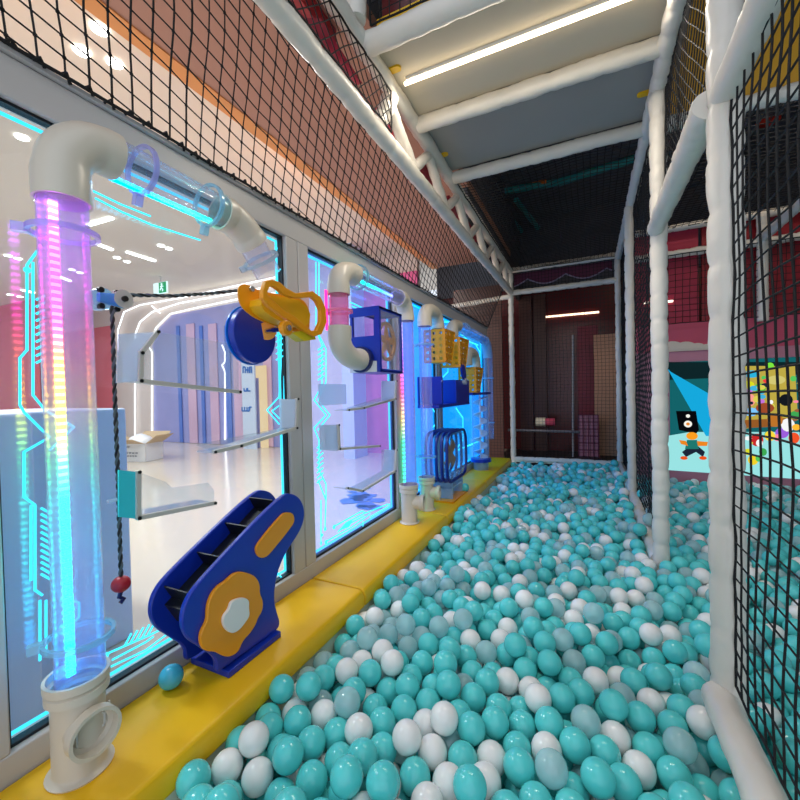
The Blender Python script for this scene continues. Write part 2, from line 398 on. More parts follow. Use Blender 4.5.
# right side
pad_bar('padded_post', (XR, 5.78, -.25), (XR, 5.78, 2.62), 'slim white padded post at the back right corner of the ball pit', 'post', seed=40, r=.038)
pad_bar('padded_beam', (.36, 1.25, 2.63), (.345, 5.75, 2.63), 'white padded beam running back along the top of the right side', 'beam', seed=41, r=.044)
pad_bar('padded_beam', (.345, 5.75, 2.33), (.345, 2.62, 2.33), 'lower white padded beam under the top right beam', 'beam', seed=42, r=.03) if False else None
pad_bar('padded_post', (XR, 4.14, -.25), (XR, 4.14, 2.60), 'white padded post halfway along the far right net', 'post', seed=43, r=.042)
pad_bar('padded_post', (XR+.010, 2.62, -.28), (XR+.018, 2.62, 2.60), 'white bulging padded post standing alone amid the balls', 'post', seed=44, r=.042, pitch=.135, dip=.13)
pad_bar('padded_post', (XR+.012, 1.42, -.28), (XR+.018, 1.42, 3.4), 'nearest thick white padded post beside the right net', 'post', seed=45, r=.043, pitch=.15, dip=.13)
pad_bar('padded_rail', (XR, 4.14, .035), (XR, 5.74, .03), 'white padded bottom rail at the far right edge of the balls', 'rail', seed=47, r=.04)
pad_bar('padded_rail', (XR, 2.66, .02), (XR, 4.12, .035), 'white padded bottom rail from the lone post towards the back', 'rail', seed=48, r=.042)
pad_bar('padded_rail', (XR-.01, .30, .16), (XR-.015, 1.41, .11), 'smooth white padded rail in the lower right corner', 'rail', seed=49, r=.042, pitch=.28, dip=.05)
pad_bar('padded_rail', (XR-.02, 1.43, 1.80), (XR-.0, 2.60, 1.86), 'blue-white padded rail slanting between the lone and nearest posts', 'rail', seed=50, r=.043, pitch=.2, dip=.07)
pad_bar('padded_rail', (XR+.01, 1.40, 1.80), (XR+.01, .35, 1.84), 'white padded rail from the nearest post to the top edge', 'rail', seed=51, r=.037, pitch=.26, dip=.07)
# right bay frame at y=5
YB = 5.0
pad_bar('padded_beam', (XR+.05, YB, 2.36), (2.3, YB, 2.36), 'white padded rail over the red panels of the right bay', 'beam', seed=52, r=.04)
pad_bar('padded_beam', (XR+.05, YB, 2.63), (2.3, YB, 2.62), 'topmost white padded rail at the back of the right bay', 'beam', seed=53, r=.038)
pad_bar('padded_post', (1.50, YB-.03, 1.60), (1.50, YB-.03, 2.6), 'grey-white padded post in front of the red panels at far right', 'post', seed=54, r=.045, dip=.05)
pad_bar('padded_beam', (1.50, YB, 2.38), (1.50, 2.5, 2.44), 'white padded beam coming forward from the far right post', 'beam', seed=55, r=.04)
pad_bar('padded_beam', (.42, 3.0, 2.62), (2.0, 3.0, 2.62), 'white padded cross beam under the yellow fascia on the right', 'beam', seed=56, r=.045)

# ================================================================ nets
def net(name, O, U, W, c, diag, r, label, wave=.012, cord=1.8, knots=False, parent=None, lumps=0, seed=0, m=None, cat='net'):
    O, U, W = V(O), V(U), V(W); lu, lw = U.length, W.length; u, w = U/lu, W/lw; N = u.cross(w).normalized()
    def P(a, b):
        e = min(a, lu-a, b, lw-b); k = min(1, max(0, e)/.15)
        q = noise.noise_vector(V((a*1.6+seed*9, b*1.6, seed)))
        q2 = noise.noise_vector(V((a*7+seed*9, b*7, seed+4)))
        return O+u*a+w*b+N*(q.x*wave*2*k+q2.x*wave*.3)+(u*q2.y+w*q2.z)*c*.10+(u*q.y+w*q.z)*c*.25*k
    lines = []
    if diag:
        if diag is True: e1, e2 = (c*.7071, -c*.7071), (c*.7071, c*.7071)
        else: e1, e2 = diag
        def clip(p, q):
            t0, t1 = 0., 1.
            for k, L_ in ((0, lu), (1, lw)):
                d = q[k]-p[k]
                for lim, sg in ((0, 1), (L_, -1)):
                    f0, f1 = sg*(p[k]-lim), sg*(q[k]-lim)
                    if f0 < 0 and f1 < 0: return None
                    if f0 < 0: t0 = max(t0, f0/(f0-f1))
                    elif f1 < 0: t1 = min(t1, f0/(f0-f1))
            if t0 >= t1: return None
            return (p[0]+(q[0]-p[0])*t0, p[1]+(q[1]-p[1])*t0), (p[0]+(q[0]-p[0])*t1, p[1]+(q[1]-p[1])*t1)
        R_ = int((lu+lw)/min(math.hypot(*e1), math.hypot(*e2)))+3
        for A_, B_ in ((e1, e2), (e2, e1)):
            for i in range(-R_, R_):
                pts = []
                for j in range(-R_, R_):
                    p = (i*B_[0]+j*A_[0], i*B_[1]+j*A_[1]); q = (p[0]+A_[0], p[1]+A_[1])
                    if max(p[0], q[0]) < 0 or min(p[0], q[0]) > lu or max(p[1], q[1]) < 0 or min(p[1], q[1]) > lw: continue
                    cl_ = clip(p, q)
                    if cl_: pts += ([cl_[0]] if not pts else [])+[cl_[1]]
                if len(pts) > 1: lines.append(pts)
    else:
        nu, nw = int(lu/c), int(lw/c)
        for i in range(nu+1):
            a = i*lu/nu; lines.append([(a, j*lw/nw) for j in range(nw+1)])
        for j in range(nw+1):
            b = j*lw/nw; lines.append([(i*lu/nu, b) for i in range(nu+1)])
    mb = MB()
    for li, ln in enumerate(lines):
        mb.sweep([P(a, b) for a, b in ln], r, 4, False)
        if knots and li % 2 == 0:
            for a, b in ln[1:-1]: mb.ball(P(a, b), r*1.9, 5, 4)
    # edge cord
    for (a0, b0, a1, b1) in ((0,0,lu,0),(0,lw,lu,lw),(0,0,0,lw),(lu,0,lu,lw)):
        n = int(max(abs(a1-a0), abs(b1-b0))/.06)+1
        mb.sweep([P(a0+(a1-a0)*i/n, b0+(b1-b0)*i/n)+N*math.sin(i*2.1)*r*.8 for i in range(n+1)], r*cord, 5, False)
    if lumps:
        n = int(lu/lumps)
        for i in range(n):
            a = (i+.5)*lumps; p = P(a, 0)
            mb.sweep([p+V((random.uniform(-.01, .01), -.012, -.006)), p+V((.006, 0, .008)), p+V((-.004, .014, random.uniform(-.012, .004)))], r*1.5, 4)
    return mb.build(name, m or mNet, label=label, cat=cat, recalc=False, smooth=60)
net('safety_net', (XW+.02, .02, 1.845), (0, 5.38, 0), (XL-.03-XW-.02, 0, 2.34-1.845), .06, ((.060, -.010), (-.010, .047)), .0029, 'black diamond net sloping from window frame up to padded beam', .012, lumps=.055, seed=1, knots=True)
net('safety_net', (XL+.05, .9, 2.38), (0, 1.05, 0), (.0, 0, .22), .05, True, .0026, 'bunched black net above the long left beam near the top', .012, seed=2)
net('safety_net', (XL+.03, 5.80, .06), (1.27, 0, 0), (0, 0, 2.26), .045, False, .0017, 'black square net closing the back of the ball pit', .01, seed=3)
net('safety_net', (XL+.03, 5.80, 2.38), (1.27, 0, 0), (0, 0, .26), .042, False, .0022, 'short black net between the two rails above the back net', .01, seed=4)
net('safety_net', (-1.9, 5.74, -.0), (.88, 0, 0), (0, 0, 2.2), .042, False, .0022, 'narrow black net left of the back corner post', .01, seed=5)
net('safety_net', (-.93, 3.07, 2.64), (1.24, 0, 0), (0, 2.66, 0), .046, False, .0028, 'black net ceiling above the far half of the pit', .02, seed=6)
net('safety_net', (XR+.03, 2.70, .05), (0, 1.40, 0), (0, 0, 2.52), .055, True, .0024, 'black net on the right between lone post and middle post', .01, seed=7)
net('safety_net', (XR+.03, 4.18, .05), (0, 1.56, 0), (0, 0, 2.52), .055, True, .0024, 'black net on the right reaching the back corner', .01, seed=8)
net('safety_net', (XR+.018, .45, .17), (0, .925, 0), (0, 0, 1.66), .050, False, .0026, 'black net panel nearest the camera at right, below the rail', .012, cord=1.2, seed=9)
net('safety_net', (XR+.055, .40, 1.88), (0, 1.0, 0), (0, 0, .9), .05, True, .0030, 'black net above the rail at the top right corner', .012, seed=10)
net('safety_net', (XR+.04, 1.50, 1.90), (0, 1.08, 0), (.01, 0, .70), .046, True, .0027, 'slanting black net between top right beam and blue-white rail', .012, seed=11)
net('safety_net', (XR+.10, 4.95, 1.64), (1.9, 0, 0), (0, 0, .70), .06, False, .003, 'black net before the red panels of the right bay', .01, seed=12)
net('safety_net', (XR+.08, 3.07, 2.62), (1.9, 0, 0), (0, 1.9, 0), .055, False, .0032, 'black net ceiling of the right bay', .02, seed=13)
net('safety_net', (-.9, 1.68, 2.71), (1.25, 0, 0), (0, 0, .5), .05, False, .0028, 'black net standing on the nearest cross beam', .01, seed=14)

# ================================================================ deck, light, upper boards
for i, (a, b, m_, lb) in enumerate([(1.74, 2.32, mDeck2, 'beige deck underside panel carrying the LED tube'), (2.36, 3.00, mDeck, 'grey deck underside panel behind the middle cross beam')]):
    MB().box((-.955, a, 2.685), (.33, b, 2.72)).build('deck_panel', m_, label=lb, cat='ceiling panel', bevel=.004)
t = thing('led_tube_light', (-.36, 2.0, 2.685), 'long warm white LED tube under the beige deck panel', 'lamp')
MB().box((-.87, 2.0, 2.668), (.31, 2.02, 2.685)).build('housing', mWhiteP, t)
MB().sweep([(-.88, 2.01, 2.656), (.315, 2.01, 2.656)], .0095, 12).build('tube', gWarm, t, label='glowing tube')
ld = bpy.data.lights.new('led tube light', 'AREA'); ld.shape = 'RECTANGLE'; ld.size = 1.18; ld.size_y = .03; ld.energy = 11; ld.color = (1, .9, .76)
lo = bpy.data.objects.new('led_tube_glow', ld); COL.objects.link(lo); lo.parent = t; lo.location = (.07, 0, -.05)
def stad(c, d, w, n=8):
    """stadium outline around segment c-d/2..c+d/2 in the plane normal z"""
    c = V(c); d = V(d); t = d.normalized(); s = V((-t.y, t.x, 0)); o = []
    for k in range(n+1): a = -PI/2+PI*k/n; o.append(c+d/2+t*w*math.cos(a)+s*w*math.sin(a))
    for k in range(n+1): a = PI/2+PI*k/n; o.append(c-d/2+t*w*math.cos(a)+s*w*math.sin(a))
    return o
for p, d, lb in ((az(393, 71, 2.675), (.05, .0, 0), 'yellow rounded tab beside the LED tube end'), (az(442, 156, 2.675), (.05, .0, 0), 'yellow rounded tab at left of the grey deck panel'), (az(646, 94, 2.675), (.05, -.0, 0), 'yellow rounded tab at right of the grey deck panel')):
    MB().prism(stad(p, d, .02), (0, 0, .012)).build('yellow_tab', mYellow, label=lb, cat='tab')
# pink boards behind truss
bd = MB(); 
for k in range(7):
    y0 = 1.3+k*.6; bd.prism([(XL-.09, y0, 2.50), (XL-.09, y0+.42, 2.50), (XL-.09, y0+.56, 2.62), (XL-.09, y0+.2, 2.66)], (.02, 0, 0))
bd.box((XL-.11, .6, 2.50), (XL-.09, 3.4, 2.60))
bd.build('valance_board', mPink, label='deep pink board behind the zigzag braces', cat='board')
MB().box((XL-.3, .3, 2.9), (XL-.25, 1.9, 3.0)).build('red_rail', mRedDark, label='red strip seen through the bunched net at top', cat='board')
# upper storey at the top edge
MB().box((-.9, 1.74, 2.73), (.33, 1.76, 2.785)).build('yellow_edge_board', mYellow, label='yellow board edge showing above the nearest cross beam', cat='board')
MB().box((-.9, 1.80, 2.8), (.33, 1.82, 4.4)).build('red_backboard', mWine, label='dark red board above the yellow edge at top', cat='board')
# right yellow fascia
MB().box((.42, 3.05, 2.68), (2.2, 3.09, 3.6)).build('yellow_fascia', mat('mustard board', (214, 158, 20), .5), label='mustard yellow fascia above the right bay', cat='board')
# back valance with scallops
vb = MB(); n = 40
pts = [V((XL+.04, 5.84, 2.62))]+[V((XL+.04+1.22*i/n, 5.84, 2.53-.09*abs(math.cos(PI*i/n*2.5+.4)))) for i in range(n+1)]+[V((XL+1.26, 5.84, 2.62))]
vb.prism(pts, (0, .02, 0)).build('valance', mat('plum valance', (92, 24, 60), .5), label='plum scalloped valance above the back net', cat='valance')
vc = MB().sweep([p+V((0, -.005, 0)) for p in pts[1:-1]], .009, 6).build('valance_trim', mat('violet grey trim', (150, 140, 170), .5), label='pale scalloped trim along the plum valance', cat='trim')
# black ceiling bits
def tub(name, pts, r, m, lb, cat): return MB().sweep(pts, r, 10).build(name, m, label=lb, cat=cat)
tub('teal_pipe', [az(474, 196, 3.85), az(560, 182, 3.85), az(650, 154, 3.85)], .05, mTealPipe, 'teal pipe crossing the black ceiling', 'pipe')
tub('teal_pipe', [az(500, 204, 3.74), az(532, 245, 3.74)], .04, mTealPipe, 'left of two teal pipes running back under the black ceiling', 'pipe')
tub('teal_pipe', [az(516, 200, 3.74), az(546, 238, 3.74)], .04, mTealPipe, 'right of two teal pipes running back under the black ceiling', 'pipe')
c_ = az(537, 185, 3.87); MB().box(c_-V((.13, .06, .03)), c_+V((.13, .06, .03))).build('junction_box', mOrange, label='orange box under the black ceiling', cat='box', bevel=.01)
c_ = az(768, 122, 3.87); MB().box(c_-V((.1, .05, .03)), c_+V((.1, .05, .03))).build('junction_box', mat('red box', (190, 40, 20), .5), label='red box glimpsed through the top right net', cat='box', bevel=.01)
for i, (x, y) in enumerate(((496, 180), (495, 199), (549, 243), (617, 234))):
    c_ = az(x, y, 3.86); MB().ball(c_, .025, 10, 6).build('ceiling_spot', gLamp, label='tiny white light in the black ceiling', cat='lamp', group='tiny lights in the black ceiling')

# ================================================================ bench
for i, (a, b) in enumerate(((.0, .38), (.38, 1.575), (1.575, 2.775), (2.775, 3.975), (3.975, 5.40))):
    if i == 0: a = -.2
    o_ = [(-1.245, a, .022), (-.945, a, .022), (-.945, a, .07), (-.957, a, .093), (-.975, a, .10), (-1.245, a, .10)]
    mb = MB().prism([V(p)+V((0, .004, 0)) for p in o_], (0, b-a-.008, 0))
    lb = ['stub of yellow padded bench at the very left', 'yellow padded bench nearest the camera, under the blue conveyor', 'yellow padded bench under the second window', 'yellow padded bench under the blue coil', 'farthest yellow padded bench beside the back corner'][i]
    mb.build('padded_bench', mYellow, label=lb, cat='bench', bevel=.006)

# ================================================================ window games
XT = -1.14
def elbow(t, p0, c, p1, r=.066, lb=None, collar=.003, s0=.38):
    p0, c, p1 = V(p0), V(c), V(p1)
    pts = [p0]+arc(p0.lerp(c, s0), c, p1.lerp(c, s0*.6), 12)+[p1]; n = len(pts)
    rs = [r+(collar if (i < 2 or i > n-3) else 0) for i in range(n)]
    return MB().pipe(pts, rs, .006).build('elbow', mPvc, t, label=lb)
def clamp(t, c, axis, r=.066, m=None, br=(-1, 0, 0)):
    c = V(c); axis = V(axis).normalized(); m = m or mTubeP
    mb = MB().pipe([c-axis*.006, c+axis*.006], [r+.012]*2, .009)
    b = V(br); mb.bar(c+b*(r+.005), c+b*(r+.035), .02, .02, up=axis)
    return mb.build('pipe_clamp', m, t)
mClamp = clear('milky clamp', (235, 235, 255), (205, 200, 245), .5, .2)
mClampW = clear('milky white clamp', (225, 235, 245), (210, 225, 235), .65, .2)
mClampT = clear('milky aqua clamp', (225, 245, 250), (180, 220, 240), .5, .2)
# --- pipe 1
y1 = .540
t = thing('ball_pipe', (XT, y1, BZ), 'large clear pipe with rainbow lights rising from ivory fitting, nearest the camera', 'pipe')
def tee(t, x, y, z0, z1, r, dirv, zb, rb, ln, lb=None):
    d = V(dirv).normalized()
    prof = [(0, .012), (.02, .014), (.035, .004), (.06, 0), (.5, 0), (.78, 0), (.80, .010), (.88, .010), (.90, .004), (.92, .012), (1, .012)]
    h = z1-z0
    b = MB().pipe([(x, y, z0+h*a) for a, _ in prof], [r+e for _, e in prof], .007, 32).build('tee_fitting', mPvc, t, label=lb)
    c = V((x, y, zb))
    br = MB().pipe([c+d*(r*.55), c+d*(r+ln-.03), c+d*(r+ln-.025), c+d*(r+ln)], [rb, rb, rb+.009, rb+.009], .008, 32).build('outlet', mPvc, b)
    MB().sweep([c+d*(r*.62), c+d*(r*.66)], rb-.008, 24).build('outlet_shade', mNavy, b)  # dark disc standing for the shade inside the open mouth
    return b
TE = tee(t, XT, y1-.008, BZ, .335, .0545, (.99, -.05, 0), .215, .046, .028, 'ivory tee fitting with open round mouth')
g_ = MB()
dd = V((.99, .0, 0)).normalized(); sd = V((-dd.y, dd.x, 0)); cc = V((XT, y1, .215))+dd*.046
for k in range(-3, 4): g_.bar(cc+sd*k*.012-V((0, 0, .034)), cc+sd*k*.012+V((0, 0, .034)), .004, .004, up=dd)
for k in (-1, 1): g_.bar(cc+V((0, 0, k*.016))-sd*.036, cc+V((0, 0, k*.016))+sd*.036, .004, .004, up=dd)
g_.build('grille', mWhiteP, TE)
MB().pipe([(XT, y1, .30), (XT, y1, 1.50)], .051, .003, 32).build('clear_tube', mTubeP, t, label='violet-tinted clear tube')
elbow(t, (XT, y1, 1.475), (XT, y1, 1.645), (XT, y1+.122, 1.645), .056, 'ivory elbow at the pipe top')
MB().pipe([(XT, y1+.11, 1.645), (XT, 1.035, 1.635)], .051, .003, 32).build('clear_tube', mTube, t)
elbow(t, (XT, 1.00, 1.633), (XT, 1.08, 1.630), (XT, 1.145, 1.57), .057, 'ivory half elbow')
MB().pipe([(XT, 1.125, 1.59), (XT, 1.225, 1.475)], .050, .003, 32).build('clear_tube', mTube, t)
clamp(t, (XT, y1, 1.40), (0, 0, 1), .060, mClamp, (-.5, -.85, 0)); clamp(t, (XT, y1, .42), (0, 0, 1), .062, mClampT, (-.5, -.85, 0))
clamp(t, (XT, .735, 1.645), (0, 1, 0), .058, mClamp, (-.3, 0, -1)); clamp(t, (XT, .955, 1.637), (0, 1, 0), .058, mClampT, (-.3, 0, -1))
clamp(t, (XT, 1.185, 1.522), (0, .65, -.76), .060, mClampW, (-.5, -.6, -.5))
rb = [(0, (0, 150, 255)), (.12, (0, 220, 255)), (.38, (0, 240, 190)), (.46, (70, 255, 120)), (.53, (220, 255, 60)), (.60, (255, 200, 60)), (.68, (255, 110, 60)), (.74, (255, 60, 120)), (.82, (255, 50, 200)), (.92, (235, 60, 255)), (1, (200, 120, 255))]
MB().box((XT-.048, y1-.009, .31), (XT-.042, y1+.009, 1.49)).build('led_strip', led('rainbow strip', 2, rb, 9.0, 1.18, .21), t, label='rainbow LED strip')
MB().box((XT-.044, .67, 1.60), (XT-.038, 1.0, 1.616)).build('led_strip', led('aqua strip', 1, [(0, (0, 170, 255)), (.5, (0, 225, 255)), (1, (0, 255, 190))], 5.0, .34, .135), t, label='aqua LED strip')
# --- pipe 2
y3, x3 = 1.715, XT
t = thing('ball_pipe', (XT, y3, 1.1), 'clear pipe with pink-lit tube looping over the blue fan box', 'pipe')
elbow(t, (x3, y3, 1.50), (x3, y3, 1.635), (x3, y3+.15, 1.635), .055, 'ivory elbow at top left')
MB().pipe([(x3, y3, 1.30), (x3, y3, 1.53)], .049, .003, 28).build('clear_tube', clear('pink lit acrylic', (255, 225, 240), (255, 190, 215), .25, .5), t, label='pink-lit tube')  # pink LED light put into the tint of this clear tube
clamp(t, (x3, y3, 1.415), (0, 0, 1), .058, clear('rose clamp', (255, 200, 225), (255, 180, 210), .5, .2))
elbow(t, (x3, y3, 1.34), (x3, y3, 1.185), (x3+.0, y3+.19, 1.185), .057, 'ivory elbow curving into the fan box')
MB().pipe([(x3, y3+.13, 1.635), (x3, 2.44, 1.625)], .049, .003, 28).build('clear_tube', mTube, t)
clamp(t, (x3, y3+.19, 1.634), (0, 1, 0), .058, mClampT)
elbow(t, (x3, 2.41, 1.625), (x3, 2.54, 1.625), (x3, 2.54, 1.49), .054, 'ivory elbow at top right')
MB().pipe([(x3, 2.54, .33), (x3, 2.54, 1.52)], .048, .003, 28).build('clear_tube', mTubeP, t, label='long violet clear tube')
tee(t, x3, 2.52, BZ, .365, .055, (.98, .2, 0), .240, .047, .05, 'ivory tee fitting with round outlet')
MB().box((x3-.05, y3-.05, 1.32), (x3-.044, y3-.035, 1.52)).build('led_strip', glow('hot pink strip', (255, 40, 130), 2.5), t, label='pink LED strip')
MB().box((x3-.046, y3+.15, 1.635), (x3-.040, 2.42, 1.650)).build('led_strip', led('green blue strip', 1, [(0, (0, 255, 140)), (.35, (0, 240, 220)), (.7, (40, 130, 255)), (1, (110, 110, 255))], 5.0, .56, .15), t, label='green to blue LED strip')
# --- pipe 3
y5 = 2.88
t = thing('ball_pipe', (XT, y5, BZ), 'clear pipe with ivory elbow above the first amber basket', 'pipe')
elbow(t, (XT, y5, 1.50), (XT, y5, 1.64), (XT, y5+.15, 1.64), .054)
elbow(t, (XT, y5+.15, 1.64), (XT, y5+.30, 1.64), (XT, y5+.30, 1.52), .053)
MB().pipe([(XT, y5, .33), (XT, y5, 1.53)], .048, .003, 28).build('clear_tube', mTubeP, t)
tee(t, XT, y5-.03, BZ+.0, .35, .053, (.98, .2, 0), .23, .046, .05, 'ivory tee fitting with round outlet')
for z in (1.36, .50): clamp(t, (XT, y5, z), (0, 0, 1), .058, mClampT)
# --- pipe 4
y6 = 3.56
t = thing('ball_pipe', (XT, y6, 1.3), 'farthest clear pipe turning down at the end of the windows', 'pipe')
elbow(t, (XT, y6, 1.50), (XT, y6, 1.62), (XT, y6+.16, 1.62), .056, 'ivory elbow above the second amber basket')
MB().pipe([(XT, y6+.13, 1.62), (XT, 4.82, 1.60)], .055, .003, 24).build('clear_tube', mTube, t)
MB().pipe(arc((XT, 4.80, 1.60), (XT, 4.98, 1.60), (XT, 4.98, 1.40), 10), .058, .004, 24).build('elbow', mClampW, t, label='clear elbow')
MB().pipe([(XT, 4.98, .40), (XT, 4.98, 1.42)], .055, .003, 24).build('clear_tube', mTube, t)
for z in (1.15, .6): clamp(t, (XT, 4.98, z), (0, 0, 1), .058, mClampT)
clamp(t, (XT, 3.95, 1.615), (0, 1, 0), .058, mClampT)
# --- spiral tube
ys = 4.42
t = thing('spiral_tube', (XT, ys, BZ), 'clear tube with white spiral ramp inside, below the third amber basket', 'pipe')
MB().pipe([(XT, ys+.12, .22), (XT, ys+.12, .96)], .09, .003, 28).build('clear_tube', mTube, t)
sp = MB(); nT = 5; N_ = 90; vs = []; fs = []
for i in range(N_+1):
    a = 2*PI*nT*i/N_; z = .22+.70*i/N_; c = V((XT, ys+.12, z))
    d = V((math.cos(a), math.sin(a), 0)); vs += [c+d*.01, c+d*.082+V((0, 0, .012)), c+d*.082+V((0, 0, .002)), c+d*.01-V((0, 0, .01))]
for i in range(N_):
    b = i*4
    for k in range(4): l = (k+1) % 4; fs.append((b+k, b+4+k, b+4+l, b+l))
sp.add(vs, fs).sweep([(XT, ys+.12, .2), (XT, ys+.12, .97)], .010, 8).build('spiral_ramp', mWhiteP, t, label='white spiral ramp')
MB().sweep([(XT, ys+.12, .19), (XT, ys+.12, .225)], .115, 28).build('collar', mBlue, t, label='blue collar')
MB().sweep([(XT, ys+.12, BZ), (XT, ys+.12, .19)], .085, 28).build('base', mClampW, t)
MB().box((XT-.1, 3.90, .955), (XT+.09, 4.70, .98)).build('shelf_plate', mBlue, t, label='dark blue shelf plate')
elbow(t, (XT, 4.02, 1.26), (XT, 4.02, 1.40), (XT, 4.16, 1.40), .058, 'small ivory elbow')
elbow(t, (XT, 4.16, 1.40), (XT, 4.38, 1.40), (XT, 4.38, 1.24), .056)
MB().pipe([(XT, 4.38, .98), (XT, 4.38, 1.26)], .05, .003, 24).build('clear_tube', mTube, t)
# --- baskets
def basket(yc, z0, z1, lb, s=1.0):
    t = thing('perforated_basket', (XT, yc, z0), lb, 'basket', 'amber perforated baskets hung on the window')
    hw, hw2 = .115*s, .135*s; dx = .10
    def side(P00, P10, P11, P01, nu, nv, hole):
        mb = MB(); P00, P10, P11, P01 = map(V, (P00, P10, P11, P01))
        nn = (P10-P00).cross(P01-P00).normalized()*.006
        def Q(u, v): return (P00*(1-u)+P10*u)*(1-v)+(P01*(1-u)+P11*u)*v
        n = 8
        for i in range(nu):
            for j in range(nv):
                u0, u1, v0, v1 = i/nu, (i+1)/nu, j/nv, (j+1)/nv
                sq = []; cr = []
                for k in range(n):
                    a = 2*PI*k/n+PI/8*2; cx_, cy_ = math.cos(a), math.sin(a); m_ = max(abs(cx_), abs(cy_))
                    sq.append(Q(u0+(u1-u0)*(.5+.5*cx_/m_), v0+(v1-v0)*(.5+.5*cy_/m_)))
                    cr.append(Q(u0+(u1-u0)*(.5+.5*hole*cx_), v0+(v1-v0)*(.5+.5*hole*cy_)))
                mb.ring(sq, cr, nn)
        return mb
    x0, x1 = XT-dx*.9, XT+dx*.8; x0b, x1b = XT-dx*.8, XT+dx*.62
    ya, yb = yc-.10*s, yc+.14*s; yab, ybb = yc-.13*s, yc+.11*s
    side((x0b, yab, z0), (x1b+.03, yab, z0), (x1, ya, z1), (x0, ya, z1), 3, 5, .5).build('side_panel', mAmber, t, label='amber panel with round holes')
    side((x1b+.03, yab, z0), (x1b, ybb, z0), (x1+.01, yb, z1), (x1, ya, z1), 3, 5, .5).build('side_panel', mAmber, t)
    side((x0b, ybb, z0), (x1b, ybb, z0), (x1+.01, yb, z1), (x0, yb, z1), 3, 5, .5).build('side_panel', mAmber, t)
    f = MB()
    for p, q in (((x0b, yab, z0), (x0, ya, z1)), ((x1b+.03, yab, z0), (x1, ya, z1)), ((x1b, ybb, z0), (x1+.01, yb, z1)), ((x0, ya, z1), (x1, ya, z1)), ((x1, ya, z1), (x1+.01, yb, z1)), ((x0b, yab, z0), (x1b+.03, yab, z0)), ((x1b+.03, yab, z0), (x1b, ybb, z0))):
        f.bar(p, q, .016, .016)
    f.build('rim', mAmber, t)
    MB().prism([(x0b, yab, z0), (x1b+.03, yab, z0), (x1b, ybb, z0), (x0b, ybb, z0)], (0, 0, .008)).build('bottom', mAmber, t)
basket(3.20, 1.24, 1.50, 'amber perforated basket nearest the camera, beside the clear tube')
basket(3.62, 1.22, 1.48, 'amber perforated basket second along, hanging under an ivory elbow', 1.1)
basket(4.16, .985, 1.235, 'smallest amber perforated basket standing on the dark blue shelf', 1.1)
# --- blue trough
t = thing('blue_trough', (XT, 3.25, .86), 'open dark blue trough hung on the window above the coil', 'box')
MB().box((XT-.10, 2.945, .87), (XT+.08, 3.82, .895)).build('tray', mBlue, t)
MB().box((XT-.10, 3.02, .895), (XT+.08, 3.05, 1.12)).box((XT-.10, 2.945, .895), (XT-.085, 3.05, 1.12)).build('end_box', mBlue, t, bevel=.004)
MB().box((XT-.10, 3.40, .895), (XT+.08, 3.43, 1.10)).box((XT+.06, 3.43, .895), (XT+.08, 3.82, 1.10)).build('end_box', mBlue, t, bevel=.004)
MB().sweep([(XT+.08, 3.04-.02, 1.08), (XT+.09, 3.02, 1.08)], .012, 12).build('bolt', mChrome, t, label='chrome bolt')
MB().sweep([(XT+.08, 3.62, 1.09), (XT+.11, 3.62, 1.09)], .032, 16).build('knob', mPvcIn, t, label='grey knob')
MB().prism(smooth_loop([(XT+.085, 3.56, 1.10), (XT+.085, 3.66, 1.10), (XT+.085, 3.60, 1.24), (XT+.085, 3.48, 1.24)], 2), (.02, 0, 0)).build('lever', mBlue, t, label='blue lever')
# --- coil cage
t = thing('ring_cage', (XT, 3.3, .2), 'cage of five rounded dark blue rings around clear acrylic, on the bench', 'toy')
def rrect(x, y0, y1, z0, z1, rr=.09, n=6):
    o = []
    for (cy_, cz, a0) in ((y1-rr, z1-rr, 0), (y0+rr, z1-rr, PI/2), (y0+rr, z0+rr, PI), (y1-rr, z0+rr, 1.5*PI)):
        for k in range(n+1): a = a0+PI/2*k/n; o.append(V((x, cy_+rr*math.cos(a), cz+rr*math.sin(a))))
    return o
for k in range(5):
    x = -1.21+k*.045
    MB().sweep(rrect(x, 3.02, 3.56, .26, .66, .11), .013, 8, closed=True).build('ring', mNavy2, t)
MB().ring(rrect(-1.22, 3.04, 3.54, .28, .64, .10), rrect(-1.22, 3.045, 3.535, .285, .635, .10), (.19, 0, 0)).build('acrylic_shell', mAcr, t)
o_ = []
for k in range(16): a = 2*PI*k/16; r_ = .16 if k % 4 else .06; o_.append(V((-1.10, 3.29+r_*math.cos(a), .46+r_*.85*math.sin(a))))
MB().prism(o_, (.012, 0, 0)).build('paddle_wheel', mat('tan acrylic', (160, 130, 100), .4), t, label='tan paddle wheel')
st = MB().box((-1.20, 3.14, .115), (-1.03, 3.16, .262)).box((-1.20, 3.42, .115), (-1.03, 3.44, .262)).box((-1.2, 3.14, .20), (-1.03, 3.44, .212))
st.build('stand', mClampW, t, label='clear acrylic stand')
MB().box((-1.21, 3.06, BZ+.002), (-1.0, 3.50, .114)).build('base_mat', mAmber, t, label='yellow base board')
